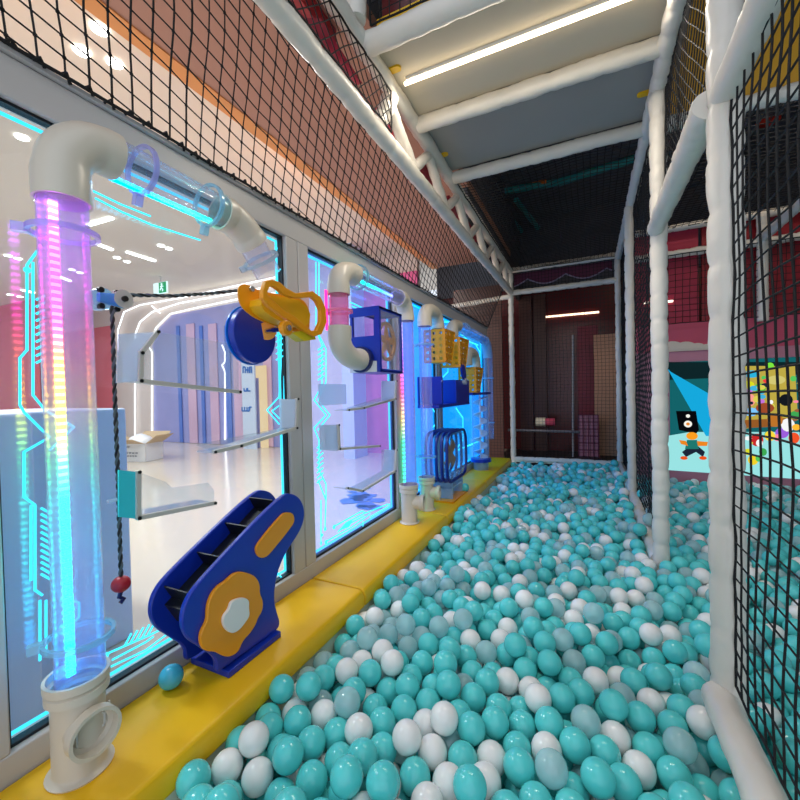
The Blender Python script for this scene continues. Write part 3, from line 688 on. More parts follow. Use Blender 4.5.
# --- fan box
bx0, bx1, by0, by1, bz0, bz1 = -1.22, -1.03, 1.94, 2.23, 1.115, 1.475
t = thing('fan_box', ((bx0+bx1)/2, (by0+by1)/2, bz0), 'blue framed box with amber fan wheel inside, fixed to second window', 'box')
fr = MB(); e = .018
for y in (by0, by1-e):
    for x in (bx0, bx1-e): fr.box((x, y, bz0), (x+e, y+e, bz1))
for z in (bz0, bz1-e):
    fr.box((bx0, by0, z), (bx1, by0+e, z+e)).box((bx0, by1-e, z), (bx1, by1, z+e)).box((bx0, by0, z), (bx0+e, by1, z+e)).box((bx1-e, by0, z), (bx1, by1, z+e))
fr.build('frame', mBlue, t, bevel=.003)
MB().box((bx0, by0-.004, bz0), (bx1, by0, bz0+.20)).box((bx0, by0-.004, bz1-.05), (bx1, by0, bz1)).box((bx1-.03, by0-.004, bz0+.2), (bx1, by0, bz1-.05)).build('front_plate', mBlue, t, label='blue plate with a window')
MB().box((bx0, by0, bz1-.012), (bx1, by1, bz1-.002)).build('lid', mNavy, t)
MB().box((bx0+.01, by0, bz0), (bx1, by1, bz0+.008)).build('floor_panel', mBlue, t)
MB().box((bx1-.008, by0+e, bz0+e), (bx1-.004, by1-e, bz1-e)).build('window_panel', mAcr, t)
fw = MB(); fc = V((-1.085, 2.11, 1.30))
def circ(c, r, n=32): return [V(c)+V((0, r*math.cos(2*PI*k/n), r*math.sin(2*PI*k/n))) for k in range(n)]
fw.ring(circ(fc, .115), circ(fc, .095), (.015, 0, 0))
st_ = [fc+V((0, (.10 if k % 2 == 0 else .035)*math.cos(PI*k/5+.3), (.10 if k % 2 == 0 else .035)*math.sin(PI*k/5+.3))) for k in range(10)]
fw.prism(st_, (.014, 0, 0)); fw.sweep([fc, fc+V((.04, 0, 0))], .02, 12)
fw.build('fan_wheel', mAmber, t, label='amber star-spoked wheel')
MB().pipe([(XT, by0-.035, 1.185), (XT, by0-.004, 1.185)], [.072, .072], .016, 28).build('port', mNavy, t, label='navy inlet ring')
MB().box((XT-.08, by0-.012, bz0+.06), (XT+.09, by0-.004, bz0-.0)).build('label_plate', mWhiteP, t)
# --- aluminium mast behind trough
MB().box((XW-.0, 3.47, .2), (XW+.012, 3.52, 1.7)).build('mounting_rail', mSteel, label='grey vertical mounting rail behind the blue trough', cat='rail')
# --- rainbow strip beside pipe 3
MB().box((XW+.001, 2.66, .2), (XW+.012, 2.685, 1.66)).build('led_strip', led('rainbow strip two', 2, [(0, (0, 255, 190)), (.3, (0, 255, 150)), (.42, (255, 220, 90)), (.55, (255, 60, 130)), (.75, (200, 120, 255)), (1, (240, 250, 255))], 3.2, 1.46, 0, .03), label='rainbow LED strip on the frame right of window two', cat='lamp')
# --- tracks
def track(outline_strip, plate, lb, X0=-1.235, D=.085, body=None, pm=None, hgt=.05):
    S = [ax(x, y, X0+D) for x, y in outline_strip]
    t = thing('ball_track', tuple(S[0]+V((-D/2, 0, 0))), lb, 'track')
    s_ = MB()
    for p, q in zip(S, S[1:]):
        dr = (q-p).normalized(); s_.bar(p-dr*.003, q+dr*.003, .012, .013, up=(1, 0, 0))
    s_.build('metal_edge', mSteel, t, label='grey metal edge')
    f_ = MB()
    for p, q in zip(S, S[1:]):
        dr = (q-p).normalized(); nn = V((1, 0, 0)).cross(dr).normalized()*.004
        f_.prism([p, q, q-V((D, 0, 0)), p-V((D, 0, 0))], nn)
    f_.build('ledge', mFrost, t, label='frosted ledge')
    bo = MB()
    for p in S[:]:
        bo.sweep([p+V((.006, 0, 0)), p+V((.010, 0, 0))], .005, 8)
    bo.build('bolt', mDark, t)
    if plate:
        P = [ax(x, y, X0+D-.002) for x, y in plate]; MB().prism(P, (-.006, 0, 0)).build('end_plate', pm or mFrost, t)
    if body:
        P = [ax(x, y, X0+D-.004) for x, y in body]; MB().prism(P, (-.004, 0, 0)).build('front_sheet', mAcr, t)
track([(157,332),(141,353),(140,381),(239,392)], [(119,334),(157,332),(141,353),(140,381),(117,383)], 'upper left clear track with metal edge, between pulley rope and yellow gun', body=[(157,332),(238,345),(239,392),(140,381),(141,353)])
track([(297,399),(296,428),(240,446),(214,452)], [(280,399),(296,399),(295,428),(281,428)], 'clear track sloping down left from the first window frame', body=[(196,445),(220,440),(292,426),(293,431),(214,452)])
track([(138,472),(138,518),(214,503)], [(119,470),(137,472),(137,519),(119,517)], 'clear track with teal end plate beside the hanging rope', body=[(138,472),(166,482),(172,488),(208,483),(214,490),(214,503),(138,518)], pm=mFrostTeal)
track([(396,381),(395,399),(363,408),(348,410)], [(382,381),(395,381),(394,400),(382,400)], 'upper clear track in second window below the fan box', body=[(347,408),(382,397),(394,397),(395,401),(349,411)])
track([(338,425),(339,449),(379,446)], [(320,425),(338,425),(338,451),(321,450)], 'small clear track at left of second window, middle height')
track([(396,450),(395,471),(362,491),(347,488)], None, 'lowest clear track in second window with tall front sheet', body=[(382,450),(396,450),(395,471),(362,491),(348,489),(382,471)])
MB().box(ax(345, 404, -1.23), ax(318, 384, -1.23)+V((.01, 0, 0))).build('frosted_plate', mFrost, label='small frosted plate at upper left of second window', cat='plate')
# --- pulley, rope, bead
t = thing('rope_pulley', tuple(ax(116, 300, XW)), 'blue and grey twin pulley fixed to the first window', 'pulley')
p1, p2 = ax(103, 299, -1.21), ax(119, 300, -1.20)
MB().sweep([p1+V((-.03, 0, 0)), p1+V((.005, 0, 0))], .030, 20).build('bracket', mClampT, t, label='pale blue bracket')
MB().prism([p1+V((.005, -.02, -.012)), p1+V((.005, .045, -.02)), p1+V((.005, .045, .02)), p1+V((.005, -.02, .012))], (.015, 0, 0)).build('pulley_arm', mat('sky blue plastic', (90, 160, 235), .35), t, bevel=.003)
b_ = MB()
for dy, dz in ((-.01, .022), (-.01, -.022), (.03, .022), (.03, -.024)): MB().sweep([p1+V((.0, dy, dz)), p1+V((.014, dy, dz))], .008, 10).build('bolt', mDark, t)
w_ = MB().sweep([p2, p2+V((.006, 0, 0)), p2+V((.012, 0, 0)), p2+V((.018, 0, 0)), p2+V((.024, 0, 0))], [.026, .022, .017, .022, .026], 24).build('pulley_wheel', mSteel, t, label='grey wheel')
MB().sweep([p2+V((.024, 0, 0)), p2+V((.032, 0, 0))], .008, 10).build('axle', mDark, w_)
Xr = -1.185
def rope(t, pts, r=.0048, tw=260):
    P = []
    for p, q in zip(pts, pts[1:]):
        n = max(2, int((q-p).length/.005))
        P += [p.lerp(q, i/n) for i in range(n)]
    P.append(pts[-1]); fr_ = frames(P); s_ = 0; A = []; B = []
    for i, (p, (a, b)) in enumerate(zip(P, fr_)):
        if i: s_ += (P[i]-P[i-1]).length
        an = s_*tw*.55; A.append(p+a*r*.55*math.cos(an)+b*r*.55*math.sin(an)); B.append(p-a*r*.55*math.cos(an)-b*r*.55*math.sin(an))
    MB().sweep(A, r*.75, 6).build('strand', mNavy if False else mDark, t, label='black strand'); MB().sweep(B, r*.75, 6).build('strand', mRope, t, label='grey strand')
pr_ = [ax(112, 306, Xr), ax(113, 340, Xr), ax(115, 400, Xr), ax(118, 480, Xr), ax(121, 578, Xr)]
t = thing('pull_rope', tuple(pr_[-1]), 'twisted black and grey rope hanging from the pulley with a red bead', 'rope')
rope(t, pr_); rope(t, [ax(124, 295, Xr), ax(175, 296, Xr+.01), ax(215, 293, Xr+.02), ax(243, 290, Xr+.05)])
bc = ax(121, 584, Xr); MB().ball(bc, .024, 20, 12, (1, 1, .92)).build('bead', mRed, t, label='red bead')
MB().sweep([bc+V((0, 0, -.02)), bc+V((0, -.006, -.034)), bc+V((0, .006, -.044)), bc+V((0, -.004, -.052))], .006, 8).build('knot', mNavy, t, label='blue knot')
c_ = ax(115, 500, Xr); MB().bar(c_-V((0, .02, 0)), c_+V((0, .018, 0)), .008, .008).build('rope_guide', mFrost, label='small frosted guide across the hanging rope', cat='bracket')
# --- yellow gun with blue disc
t = thing('ball_launcher', tuple(ax(280, 330, -1.05)), 'yellow hand-cranked launcher with loop handle and blue disc', 'toy')
XB = -1.12
dc = ax(256, 335, XB)
MB().sweep([dc+V((-.030, 0, 0)), dc+V((0, 0, 0))], .105, 48).build('disc', mBlue, t, label='blue disc', bevel=.004)
MB().sweep([dc+V((-.036, 0, 0)), dc+V((-.031, 0, 0))], .110, 48).build('disc_rim', mat('bright blue rim', (20, 120, 230), .3), t, label='lighter blue rim')
XF = -1.06
body = smooth_loop([ax(x, y, XF) for x, y in ((238,288),(242,284),(248,284),(262,292),(300,296),(310,308),(310,330),(302,334),(262,322),(246,312),(239,302))], 2)
MB().prism(body, (-.006, 0, 0)).build('side_plate', mAmber, t, bevel=.002)
b0 = [p+V((-.006, 0, 0)) for p in body]
MB().prism(smooth_loop([ax(x, y, XF) for x, y in ((250,298),(283,299),(300,312),(298,327),(284,328),(262,320),(249,310))], 1), (.055, 0, 0)).build('housing', mat('lemon housing', (236, 180, 18), .4), t, label='darker yellow housing between plates')
MB().sweep([ax(267, 331, XB), ax(267, 331, XB+.012)], .034, 24).build('hub', mAmber, t, label='amber hub')
XH = -.965
sc_ = .93
hl = [(263,291),(266,281),(272,279),(280,282),(287,288),(296,293),(304,292),(313,291),(321,297),(326,308),(327,322),(322,334),(314,337),(306,332),(292,322),(284,317),(268,305),(263,298)]
hi = [(268,291),(270,287),(273,286),(277,288),(284,294),(293,298),(302,298),(312,297),(317,301),(321,310),(321,321),(317,330),(312,331),(307,327),(296,317),(286,311),(273,300),(268,295)]
MB().ring([ax(x, y, XH) for x, y in hl], [ax(x, y, XH) for x, y in hi], (-.018, 0, 0)).build('handle', mAmber, t, label='amber loop handle', bevel=.003)
kc = ax(288, 328, XH+.004)
MB().sweep([kc+V((-.022, 0, 0)), kc], .027, 28).build('knuckle', mAmber, t, bevel=.003)
MB().sweep([kc, kc+V((.008, 0, 0))], .011, 14).build('bolt', mChrome, t, label='chrome bolt')
a_ = ax(267, 331, XB+.01); MB().sweep([a_, V((kc.x-.03, kc.y, kc.z))], .010, 12).build('shaft', mChrome, t, label='silver shaft')
pc = ax(251, 289, XF); MB().sweep([pc, pc+V((.008, 0, 0))], .010, 12).build('bolt', mChrome, t)
MB().prism([ax(x, y, XH-.05) for x, y in ((284,334),(296,342),(308,340),(306,336),(292,332))], (.04, 0, 0)).build('foot_block', mat('lemon block', (220, 196, 24), .4), t)
# --- blue conveyor
XC1, XC0 = -1.085, -1.20
def c4(l, X, s=4, ox=130, oy=470): return [ax(ox+x/s, oy+y/s, X) for x, y in l]
frontl = [(600,96),(630,92),(660,104),(680,135),(686,178),(676,222),(655,262),(625,305),(598,350),(578,405),(566,460),(564,520),(572,560),(588,606),(574,640),(450,720),(345,799),(330,799),(330,745),(260,700),(215,672),(195,630),(192,585),(205,530),(240,470),(330,370),(500,190)]
t = thing('ball_conveyor', tuple(az(240, 668, BZ)+V((-.06, 0, 0))), 'slanted blue ball conveyor with yellow flower, standing on the near bench', 'toy')
fl = smooth_loop(c4(frontl, XC1), 2)
zmin = BZ+.001
for p in fl: p.z = max(p.z, zmin)
MB().prism(fl, (.018, 0, 0)).build('side_plate', mBlue, t, bevel=.004, label='near blue side plate')
dY = XC0-XC1
backl = [V((XC0, p.y-.006, p.z+.004)) for p in fl]
MB().prism(backl, (-.018, 0, 0)).build('side_plate', mBlue, t, bevel=.004, label='far blue side plate')
A_ = ax(130+260/4, 470+600/4, XC1); B_ = ax(130+610/4, 470+175/4, XC1)
dr = (B_-A_).normalized(); nn = V((1, 0, 0)).cross(dr).normalized()
if nn.z < 0: nn = -nn
belt = MB(); 
belt.prism([A_+nn*.035, B_+nn*.035, B_-nn*.045, A_-nn*.045], (XC0-XC1, 0, 0))
belt.build('belt', mDark, t, label='black belt')
fn = MB()
for k in range(4):
    p = A_.lerp(B_, .06+.30*k); MB().prism([p+nn*.033, p+dr*.004+nn*.033, p+dr*.004+nn*.085, p+nn*.085], (XC0-XC1, 0, 0)).build('belt_fin', mDark, t)
lw_ = min(p.y for p in fl if p.z < .14); hi_ = max(p.y for p in fl if p.z < .14)
MB().box((XC0-.03, .90, zmin), (XC1+.035, hi_-.01, zmin+.022)).build('base', mBlue, t, bevel=.003)
fw_ = [(405,410),(440,403),(490,420),(510,455),(508,490),(522,520),(520,560),(500,590),(495,610),(470,650),(440,680),(425,720),(400,740),(370,745),(330,722),(295,722),(272,700),(270,650),(298,600),(298,560),(305,520),(325,480),(350,455),(375,440)]
FL = MB().prism(smooth_loop(c4(fw_, XC1+.018), 2), (.014, 0, 0)).build('flower', mAmber, t, bevel=.003, label='amber flower')
fi = [(420,512),(450,507),(468,520),(466,550),(470,580),(450,610),(425,640),(400,652),(375,638),(362,610),(366,580),(388,555),(395,525)]
MB().prism(smooth_loop(c4(fi, XC1+.032), 2), (.012, 0, 0)).build('flower_centre', mWhiteP, FL, bevel=.002, label='white centre')
sl = [(600,175),(622,167),(645,172),(652,195),(645,220),(560,325),(535,350),(510,350),(495,325),(500,295)]
MB().prism(smooth_loop(c4(sl, XC1+.018), 2), (.010, 0, 0)).build('slot_plate', mAmber, t, bevel=.002, label='amber slot plate')
# stray balls
def one_ball(c, m, lb, r=.04):
    return MB().ball(c, r, 24, 14).build('pit_ball', m, label=lb, cat='ball', smooth=180, recalc=False)
b_ = az(177, 668, BZ); one_ball((-1.185, .80, BZ+.0355), mat('sky blue ball', (70, 185, 215), .26), 'sky blue ball lying beside the blue conveyor on the bench', .035)
b_ = az(465, 492, BZ); one_ball((b_.x, b_.y, BZ+.039), mTeal, 'single teal ball on the yellow bench beside the ring cage', .038)

# ================================================================ MALL beyond the glass
MB().box((-16, 6.28, MF), (-2.6, 6.4, 3.4)).build('wall_mall_far', mPortal, kind='structure')
a_, b2_ = ay(-120, 410, 4.9), ay(37, 410, 4.9)
MB().box((-16, 4.9, MF), (b2_.x, 4.98, 3.4)).build('wall_mall_left', mPinkWall, kind='structure')
pA, pB = ay(37, 320, 6.26), ay(112, 320, 6.26)
MB().box((pA.x, 6.25, MF), (pB.x, 6.28, 2.9)).build('wall_mall_pink', mPinkWall, kind='structure')
# portal with light lines
t = thing('shop_portal', tuple(ay(220, 440, 6.2)), 'pale rounded shop portal outlined by glowing white lines', 'doorway')
t.location.z = MF; t['_w'] = tuple(t.location)
Yp = 6.22
def pl(l, Y=Yp): return [ay(x, y, Y) for x, y in l]
lin_ = MB()
for ln in ([(152,440),(152,352),(149,347),(152,340),(156,328),(170,314),(200,307),(248,297),(300,289)],
           [(135,436),(135,335),(140,322),(152,312),(180,303),(230,294),(300,281)],
           [(118,350),(118,330),(124,312),(140,305),(180,298),(300,272)],
           [(152,306),(160,313)], [(222,345),(225,352),(225,362),(222,365),(225,372),(225,440)]):
    P = pl(ln); lin_.sweep(P, .017, 6)
lin_.build('light_line', gPortal, t, label='glowing white outline')
inn = pl([(154,446),(154,352),(152,347),(155,340),(159,328),(172,315),(297,291),(305,290),(305,450)], Yp+.03)
inn = [V((p.x, p.y, max(p.z, MF+.005))) for p in inn]
MB().prism(inn, (0, .02, 0)).build('shop_curtain', mShop, t, label='violet curtain wall')
cw = MB()
for x0, x1 in ((186,194),(208,216),(232,240),(262,270),(288,296)):
    p = ay(x0, 318, Yp+.01); q = ay(x1, 318, Yp+.01); cw.box((p.x, Yp, MF+.01), (q.x, Yp+.02, 1+(p.z-1)*.92))
cw.build('curtain_band', mShop2, t, label='rose curtain bands')
cw = MB()
for x0, x1 in ((176,179),(199,202),(224,229),(246,249),(280,283)):
    p = ay(x0, 318, Yp+.01); q = ay(x1, 318, Yp+.01); cw.box((p.x, Yp, MF+.01), (q.x, Yp+.02, 1+(p.z-1)*.9))
cw.build('curtain_band', mat('blue shop curtain', (76, 110, 196), .3, var=.3, vscale=2), t, label='blue curtain bands')
# banner with blue letters
t = thing('standing_banner', tuple(ay(247, 430, 5.9)), 'pale standing banner with blue lettering beyond the first window', 'banner')
t.location.z = MF; t['_w'] = tuple(t.location)
pa, pb = ay(241, 360, 5.9), ay(254, 360, 5.9)
MB().box((pa.x, 5.9, MF), (pb.x, 5.93, pa.z+.0)).build('board', mat('banner board', (196, 208, 224), .4), t)
bl = MB()
def glyphs(x0, y0, x1, y1, n, Y, seedv):
    rnd = random.Random(seedv)
    for k in range(n):
        xa = x0+(x1-x0)*k/n; xb = x0+(x1-x0)*(k+.75)/n
        P = [ay(xa, y0, Y), ay(xa, y1, Y), ay(xb, y0, Y), ay(xb, y1, Y)]
        bl.sweep([P[0], P[1]], .014, 4); bl.sweep([P[2], P[3]], .014, 4) if rnd.random() > .4 else None
        q = rnd.choice([0, .5, 1]); bl.sweep([P[0].lerp(P[1], q), P[2].lerp(P[3], q)], .014, 4)
glyphs(243, 367, 252, 373, 4, 5.89, 1); glyphs(242, 407, 252, 411, 4, 5.89, 3); glyphs(244, 388, 251, 391, 2, 5.89, 5)
bl.build('lettering', mat('blue lettering', (40, 110, 190), .5), t)
# lit doorway between banner and frame
t = thing('lit_doorway', tuple(ay(262, 425, 6.1)), 'warm lit doorway beyond the banner', 'doorway')
t.location.z = MF; t['_w'] = tuple(t.location)
pa, pb, pc_, pd = ay(253, 366, 6.12), ay(265, 366, 6.12), ay(253, 372, 6.12), ay(259, 378, 6.12)
MB().box((pa.x, 6.12, MF), (pb.x, 6.16, pa.z)).build('door_surround', glow('warm lit surround', (255, 214, 160), .9), t)
MB().box((pc_.x+.02, 6.08, MF), (pd.x, 6.11, pd.z)).build('door_leaf', mShop, t)
# window two: pink room, white column
pa, pb = ay(346, 400, 5.6), ay(357, 400, 5.6)
MB().box((pa.x, 5.5, MF), (pb.x, 5.9, 3.4)).build('column_1', mat('white column', (206, 210, 226), .5), kind='structure')
pa, pb = ay(357, 400, 6.2), ay(436, 400, 6.2)
MB().box((pa.x, 6.15, MF), (-2.55, 6.2, 3.0)).build('wall_mall_rose', mat('rose mural wall', (222, 92, 150), .5, var=.25, vscale=4), kind='structure')
# low blue floor pattern (play mat) in view of window two
rg = MB()
for k in range(14):
    x = random.uniform(350, 376); y = random.uniform(486, 508); c = az(x, y, MF+.004)
    rr = random.uniform(.05, .13); rg.prism([c+V((rr*math.cos(a*.9)*random.uniform(.6, 1.2), rr*math.sin(a*.9)*random.uniform(.6, 1.2), 0)) for a in range(7)], (0, 0, .003))
rg.build('floor_mural', mat('blue floor mural', (60, 120, 200), .4), label='blue blotched mural on the mall floor seen through second window', cat='mural', kind='stuff')
# blue counter
MB().box((-2.6, .2, MF), (-1.66, .68, .96)).box((-2.6, .68, MF), (-1.84, 1.08, .96)).build('low_counter', mCounter, label='pale blue waist-high counter outside the first window', cat='counter', bevel=.01)
# carton with bag
t = thing('cardboard_box', tuple(az(145, 462, MF)), 'open cardboard box stuffed with a white bag, on the mall floor', 'box')
bc = az(141, 460, MF); 
dX = V((.75, .2, 0)).normalized(); dYv = V((-.2, .75, 0)).normalized(); s2 = .27; hh = .30
cs = [bc+dX*a*s2+dYv*b*s2*.7+V((0, 0, 0)) for a, b in ((-1,-1),(1,-1),(1,1),(-1,1))]
cx = MB()
for i in range(4):
    p, q = cs[i], cs[(i+1) % 4]; n_ = V((0, 0, 1)).cross(q-p).normalized()*.01; cx.prism([p, q, q+V((0, 0, hh)), p+V((0, 0, hh))], n_)
cx.prism(cs, (0, 0, .01)); cx.build('carton', mBoxW, t)
for i, (oo, up_) in enumerate(((.26, .10), (.22, .14), (.2, .16), (.24, .12))):
    p, q = cs[i]+V((0, 0, hh)), cs[(i+1) % 4]+V((0, 0, hh)); out = (q-p).cross(V((0, 0, 1))).normalized()
    MB().prism([p, q, q+out*oo+V((0, 0, up_)), p+out*oo+V((0, 0, up_))], out*.008).build('flap', mTan, t)
bg = MB().ball(bc+V((0, 0, hh-.02)), .22, 20, 12, (1, .8, .75))
bg.v = [v+noise.noise_vector(v*9)*.03 for v in bg.v]; bg.build('bag', mBag, t, label='white crumpled bag')
tx = MB()
for r_, (w0, w1) in enumerate(((.1, .5), (.15, .35), (.1, .8), (.2, .75))):
    p = cs[0].lerp(cs[1], w0); q = cs[0].lerp(cs[1], w1); z = .25-.05*r_; off = V((-.2, -.75, 0)).normalized()*.014
    rnd = random.Random(r_); n = 6
    for k in range(n):
        a = p.lerp(q, k/n); b = p.lerp(q, (k+.6)/n); tx.bar(a+off+V((0, 0, z)), b+off+V((0, 0, z)), .004, .016)
tx.build('printed_marks', mInk, t)
# mall lamps
ZC = 3.39
for i, (p, q) in enumerate((((127,252),(155,261)), ((88,225),(112,218)), ((97,244),(112,250)), ((55,275),(70,281)), ((22,290),(34,293)))):
    A, B = az(*p, ZC), az(*q, ZC)
    MB().bar(A, B, .05, .02).build('linear_light', gLamp, label=['longest white linear lamp in the mall ceiling', 'linear mall lamp right of the rainbow pipe top', 'short linear mall lamp under the pipe clamp', 'short linear mall lamp left of the long one', 'linear mall lamp low at the far left'][i], cat='lamp')
for i, (x, y) in enumerate(((161,246),(169,249),(117,258),(127,262),(8,256),(18,259),(10,295),(20,297),(72,270),(80,273),(82,52),(100,30),(45,105),(22,138),(115,64))):
    A = az(x, y, ZC); MB().sweep([A, A+V((0, 0, .015))], .05, 16).build('downlight', gLamp, label='round white downlight in the mall ceiling', cat='lamp', group='downlights in the mall ceiling')
ep = ay(160, 288, 5.2)
t = thing('exit_sign', tuple(ep), 'green and white exit sign hanging in the mall', 'sign')
MB().box(ep-V((.20, .0, .11)), ep+V((.20, .03, .11))).build('panel', gSignW, t)
MB().box(ep+V((-.02, -.012, -.10)), ep+V((.19, -.001, .10))).build('green_field', gGreenSign, t, label='green half')
mn = MB(); o0 = ep+V((.08, -.02, 0))
mn.ball(o0+V((.0, 0, .06)), .018, 8, 6)
for p, q in (((0, .04), (-.01, -.01)), ((-.01, -.01), (.03, -.04)), ((.03, -.04), (.02, -.08)), ((-.01, -.01), (-.05, -.05)), ((0, .03), (.04, .01)), ((0, .03), (-.04, .01))):
    mn.sweep([o0+V((p[0], 0, p[1])), o0+V((q[0], 0, q[1]))], .010, 6)
mn.build('running_figure', gSignW, t, label='white running figure')
MB().sweep([ep+V((0, .015, .11)), V((ep.x, ep.y+.015, 3.4))], .008, 6).build('hanger', mSteel, t)
# area lights under the mall ceiling, and one added over the right bay
def area(loc, sx, sy, e, col, rot=(0, 0, 0)):
    l = bpy.data.lights.new('light', 'AREA'); l.shape = 'RECTANGLE'; l.size = sx; l.size_y = sy; l.energy = e; l.color = col
    o = bpy.data.objects.new('area_light', l); COL.objects.link(o); o.location = loc; o.rotation_euler = rot; return o
area((1.5, 3.6, 3.85), 1.2, .2, 14, (1, .9, .8))  # unseen light added to brighten the facade and balls of the right bay
for x, y in ((-3.0, .6), (-3.0, 3.4), (-5.5, 2.0), (-8.5, 3.4)):
    area((x, y, 3.37), 1.3, .25, 68, (1, .97, .92))

# ================================================================ back area contents
Y = 6.9
MB().box((.06, 6.95, MF), (.36, 7.0, 1.82)).build('perforated_board', mWood, label='tan board behind the back net at right', cat='board')
hb = MB().sweep([ay(508, 430, 6.6), ay(580, 432, 6.6)], .02, 8).build('grey_bar', mat('grey bar', (120, 120, 130), .5), label='thin grey horizontal bar behind the back net', cat='bar')
MB().sweep([ay(573, 335, 6.7), ay(573, 460, 6.7)], .016, 8).build('grey_pole', mat('grey pole', (150, 150, 156), .5), label='thin pale pole behind the back net', cat='pole')
lt = MB(); p, q = ay(578, 415, 6.75), ay(599, 465, 6.75)
lt.box((p.x, 6.78, q.z), (q.x, 6.80, p.z)); lt.build('pink_crate', mat('pink lattice', (200, 130, 150), .5), label='pink lattice panel before the tan board', cat='panel')
lg = MB()
for k in range(5): lg.box((p.x+(q.x-p.x)*k/4-.006, 6.76, q.z), (p.x+(q.x-p.x)*k/4+.006, 6.778, p.z))
for k in range(8): lg.box((p.x, 6.76, q.z+(p.z-q.z)*k/7-.006), (q.x, 6.778, q.z+(p.z-q.z)*k/7+.006))
lg.build('lattice_grid', mat('plum grid', (130, 50, 80), .5), label='plum grid on the pink lattice panel', cat='grid')
p, q = ay(536, 416, 6.7), ay(555, 428, 6.7)
t = thing('toy_roll', tuple(p.lerp(q, .5)), 'cream and pink cylinder standing on the grey bar behind the net', 'toy')
m1 = p.lerp(q, .5)
MB().sweep([V((p.x, 6.7, m1.z)), V((m1.x, 6.7, m1.z))], .07, 14).build('cream_half', mCream, t, label='cream half'); MB().sweep([V((m1.x, 6.7, m1.z)), V((q.x, 6.7, m1.z))], .06, 14).build('pink_half', mPink2, t, label='pink half')
p, q = ay(546, 317, 7.28), ay(599, 312, 7.28)
MB().bar(p, q, .02, .03).build('linear_light', glow('hall light line', (255, 225, 190), 2.2), label='thin warm reflection of a linear lamp behind the back net', cat='lamp')  # glowing bar put in for a lamp's reflection on the back wall
p, q = ay(644, 303, 5.05), ay(673, 301, 5.05)
MB().bar(p, q, .02, .02).build('linear_light', glow('hall light line two', (255, 240, 220), 2.2), label='thin white linear lamp right of the middle post', cat='lamp')
bpn = MB()
for x0, x1 in ((518, 531), (533, 545)):
    p, q = ay(x0, 300, 7.15), ay(x1, 300, 7.15); bpn.box((p.x, 7.2, MF), (q.x, 7.28, 2.6))
bpn.build('dark_door', mBrown, label='dark brown double door behind the back net', cat='door')
p, q = ay(553, 340, 7.15), ay(572, 340, 7.15); MB().box((ay(577, 340, 7.2).x, 7.18, .5), (ay(598, 340, 7.2).x, 7.22, 2.0)).build('facade_board', mat('crimson panel', (120, 20, 44), .4), label='crimson panel left of the tan board', cat='panel')
wbk = MB().box((-1.95, 6.2, MF), (-1.2, 6.25, 2.6)).build('brown_panel', mBrown, label='dark brown panel at the end of the windows', cat='panel')

# ================================================================ right bay facade
YS = 5.06
MB().box((.40, YS, -.3), (2.7, YS+.06, .12)).box((.40, YS, 1.25), (2.7, YS+.06, 1.36)).box((.40, YS, .12), (.76, YS+.06, 1.25)).build('wall_stage', mPinkPale, kind='structure', bevel=.004)
MB().box((.40, YS+.0, 1.36), (2.7, YS+.06, 1.66)).build('wall_stage_top', mPink2, kind='structure')
rp = [(.42, 1.02), (1.05, 1.30), (1.36, 1.90), (1.94, 2.6)]
for i, (a, b) in enumerate(rp):
    MB().box((a, YS+.01, 1.66), (b, YS+.05, 2.62)).build('facade_board', mPink if i == 0 else mRedDark, label=['deep pink panel right of the lone post', 'narrow red panel hidden by the nearest post', 'red panel right of the nearest post', 'red panel at the far right edge'][i], cat='panel')
cl = MB().box((.62, YS-.012, 1.362), (1.13, YS, 1.385))
for (cx_, r_) in ((1.08, .055), (1.0, .075), (.90, .105), (.78, .12), (.68, .09)):
    cl.prism([V((cx_+r_*math.cos(PI*k/12), YS-.012-r_*.04, 1.38+r_*.75*math.sin(PI*k/12))) for k in range(13)], (0, .012, 0))
cl.build('cloud_cutout', mat('cream cloud', (222, 206, 190), .5), label='cream cloud cutout on the pink facade', cat='decoration')
# the lit screen
t = thing('stage_screen', (1.4, YS, .12), 'wide lit screen showing a cartoon stage behind the right pit', 'screen')
def em(name, c, s=1.0): return glow(name, c, s)
SX0, SX1, SZ0, SZ1 = .76, 2.4, .12, 1.25
MB().box((SX0, YS+.002, SZ0), (SX1, YS+.03, SZ1)).build('screen_backdrop', em('screen teal', (20, 98, 104), .8), t)
def sh(name, px, m, dy, lb=None):
    return MB().prism([ay(x, y, YS-dy) for x, y in px], (0, .002, 0)).build(name, m, t, label=lb, smooth=0)
sh('screen_floor', [(667,436),(690,432),(800,432),(812,480),(667,470)], em('screen floor', (150, 222, 222), .85), .004, 'pale stage floor')
sh('screen_ceiling', [(667,362),(812,362),(812,374),(667,380)], em('screen dark', (16, 40, 44), .7), .004, 'dark stage ceiling')
sh('spot_beam', [(667,368),(671,372),(720,400),(720,436),(706,436)], em('screen beam', (20, 160, 210), .9), .007, 'cyan light beam')
sh('drawn_backdrop', [(738,366),(795,366),(798,420),(738,430)], em('screen olive', (190, 170, 70), .8), .007, 'olive backdrop')
sh('drawn_speaker', [(676,411),(696,411),(699,430),(696,434),(679,430)], em('screen black', (12, 14, 18), .5), .010, 'black speaker')
def disc(name, x, y, r, c, dy, lb=None, sz=1):
    cc = ay(x, y, YS-dy); MB().prism([cc+V((r*math.cos(2*PI*k/14), 0, r*sz*math.sin(2*PI*k/14))) for k in range(14)], (0, .002, 0)).build(name, em('screen '+name+str(x), c, .9), t, label=lb, smooth=0)
disc('speaker_cone', 688, 424, .035, (235, 235, 225), .013); disc('speaker_dot', 688, 424, .016, (220, 130, 40), .016); disc('speaker_cone', 688, 416, .018, (235, 235, 225), .013)
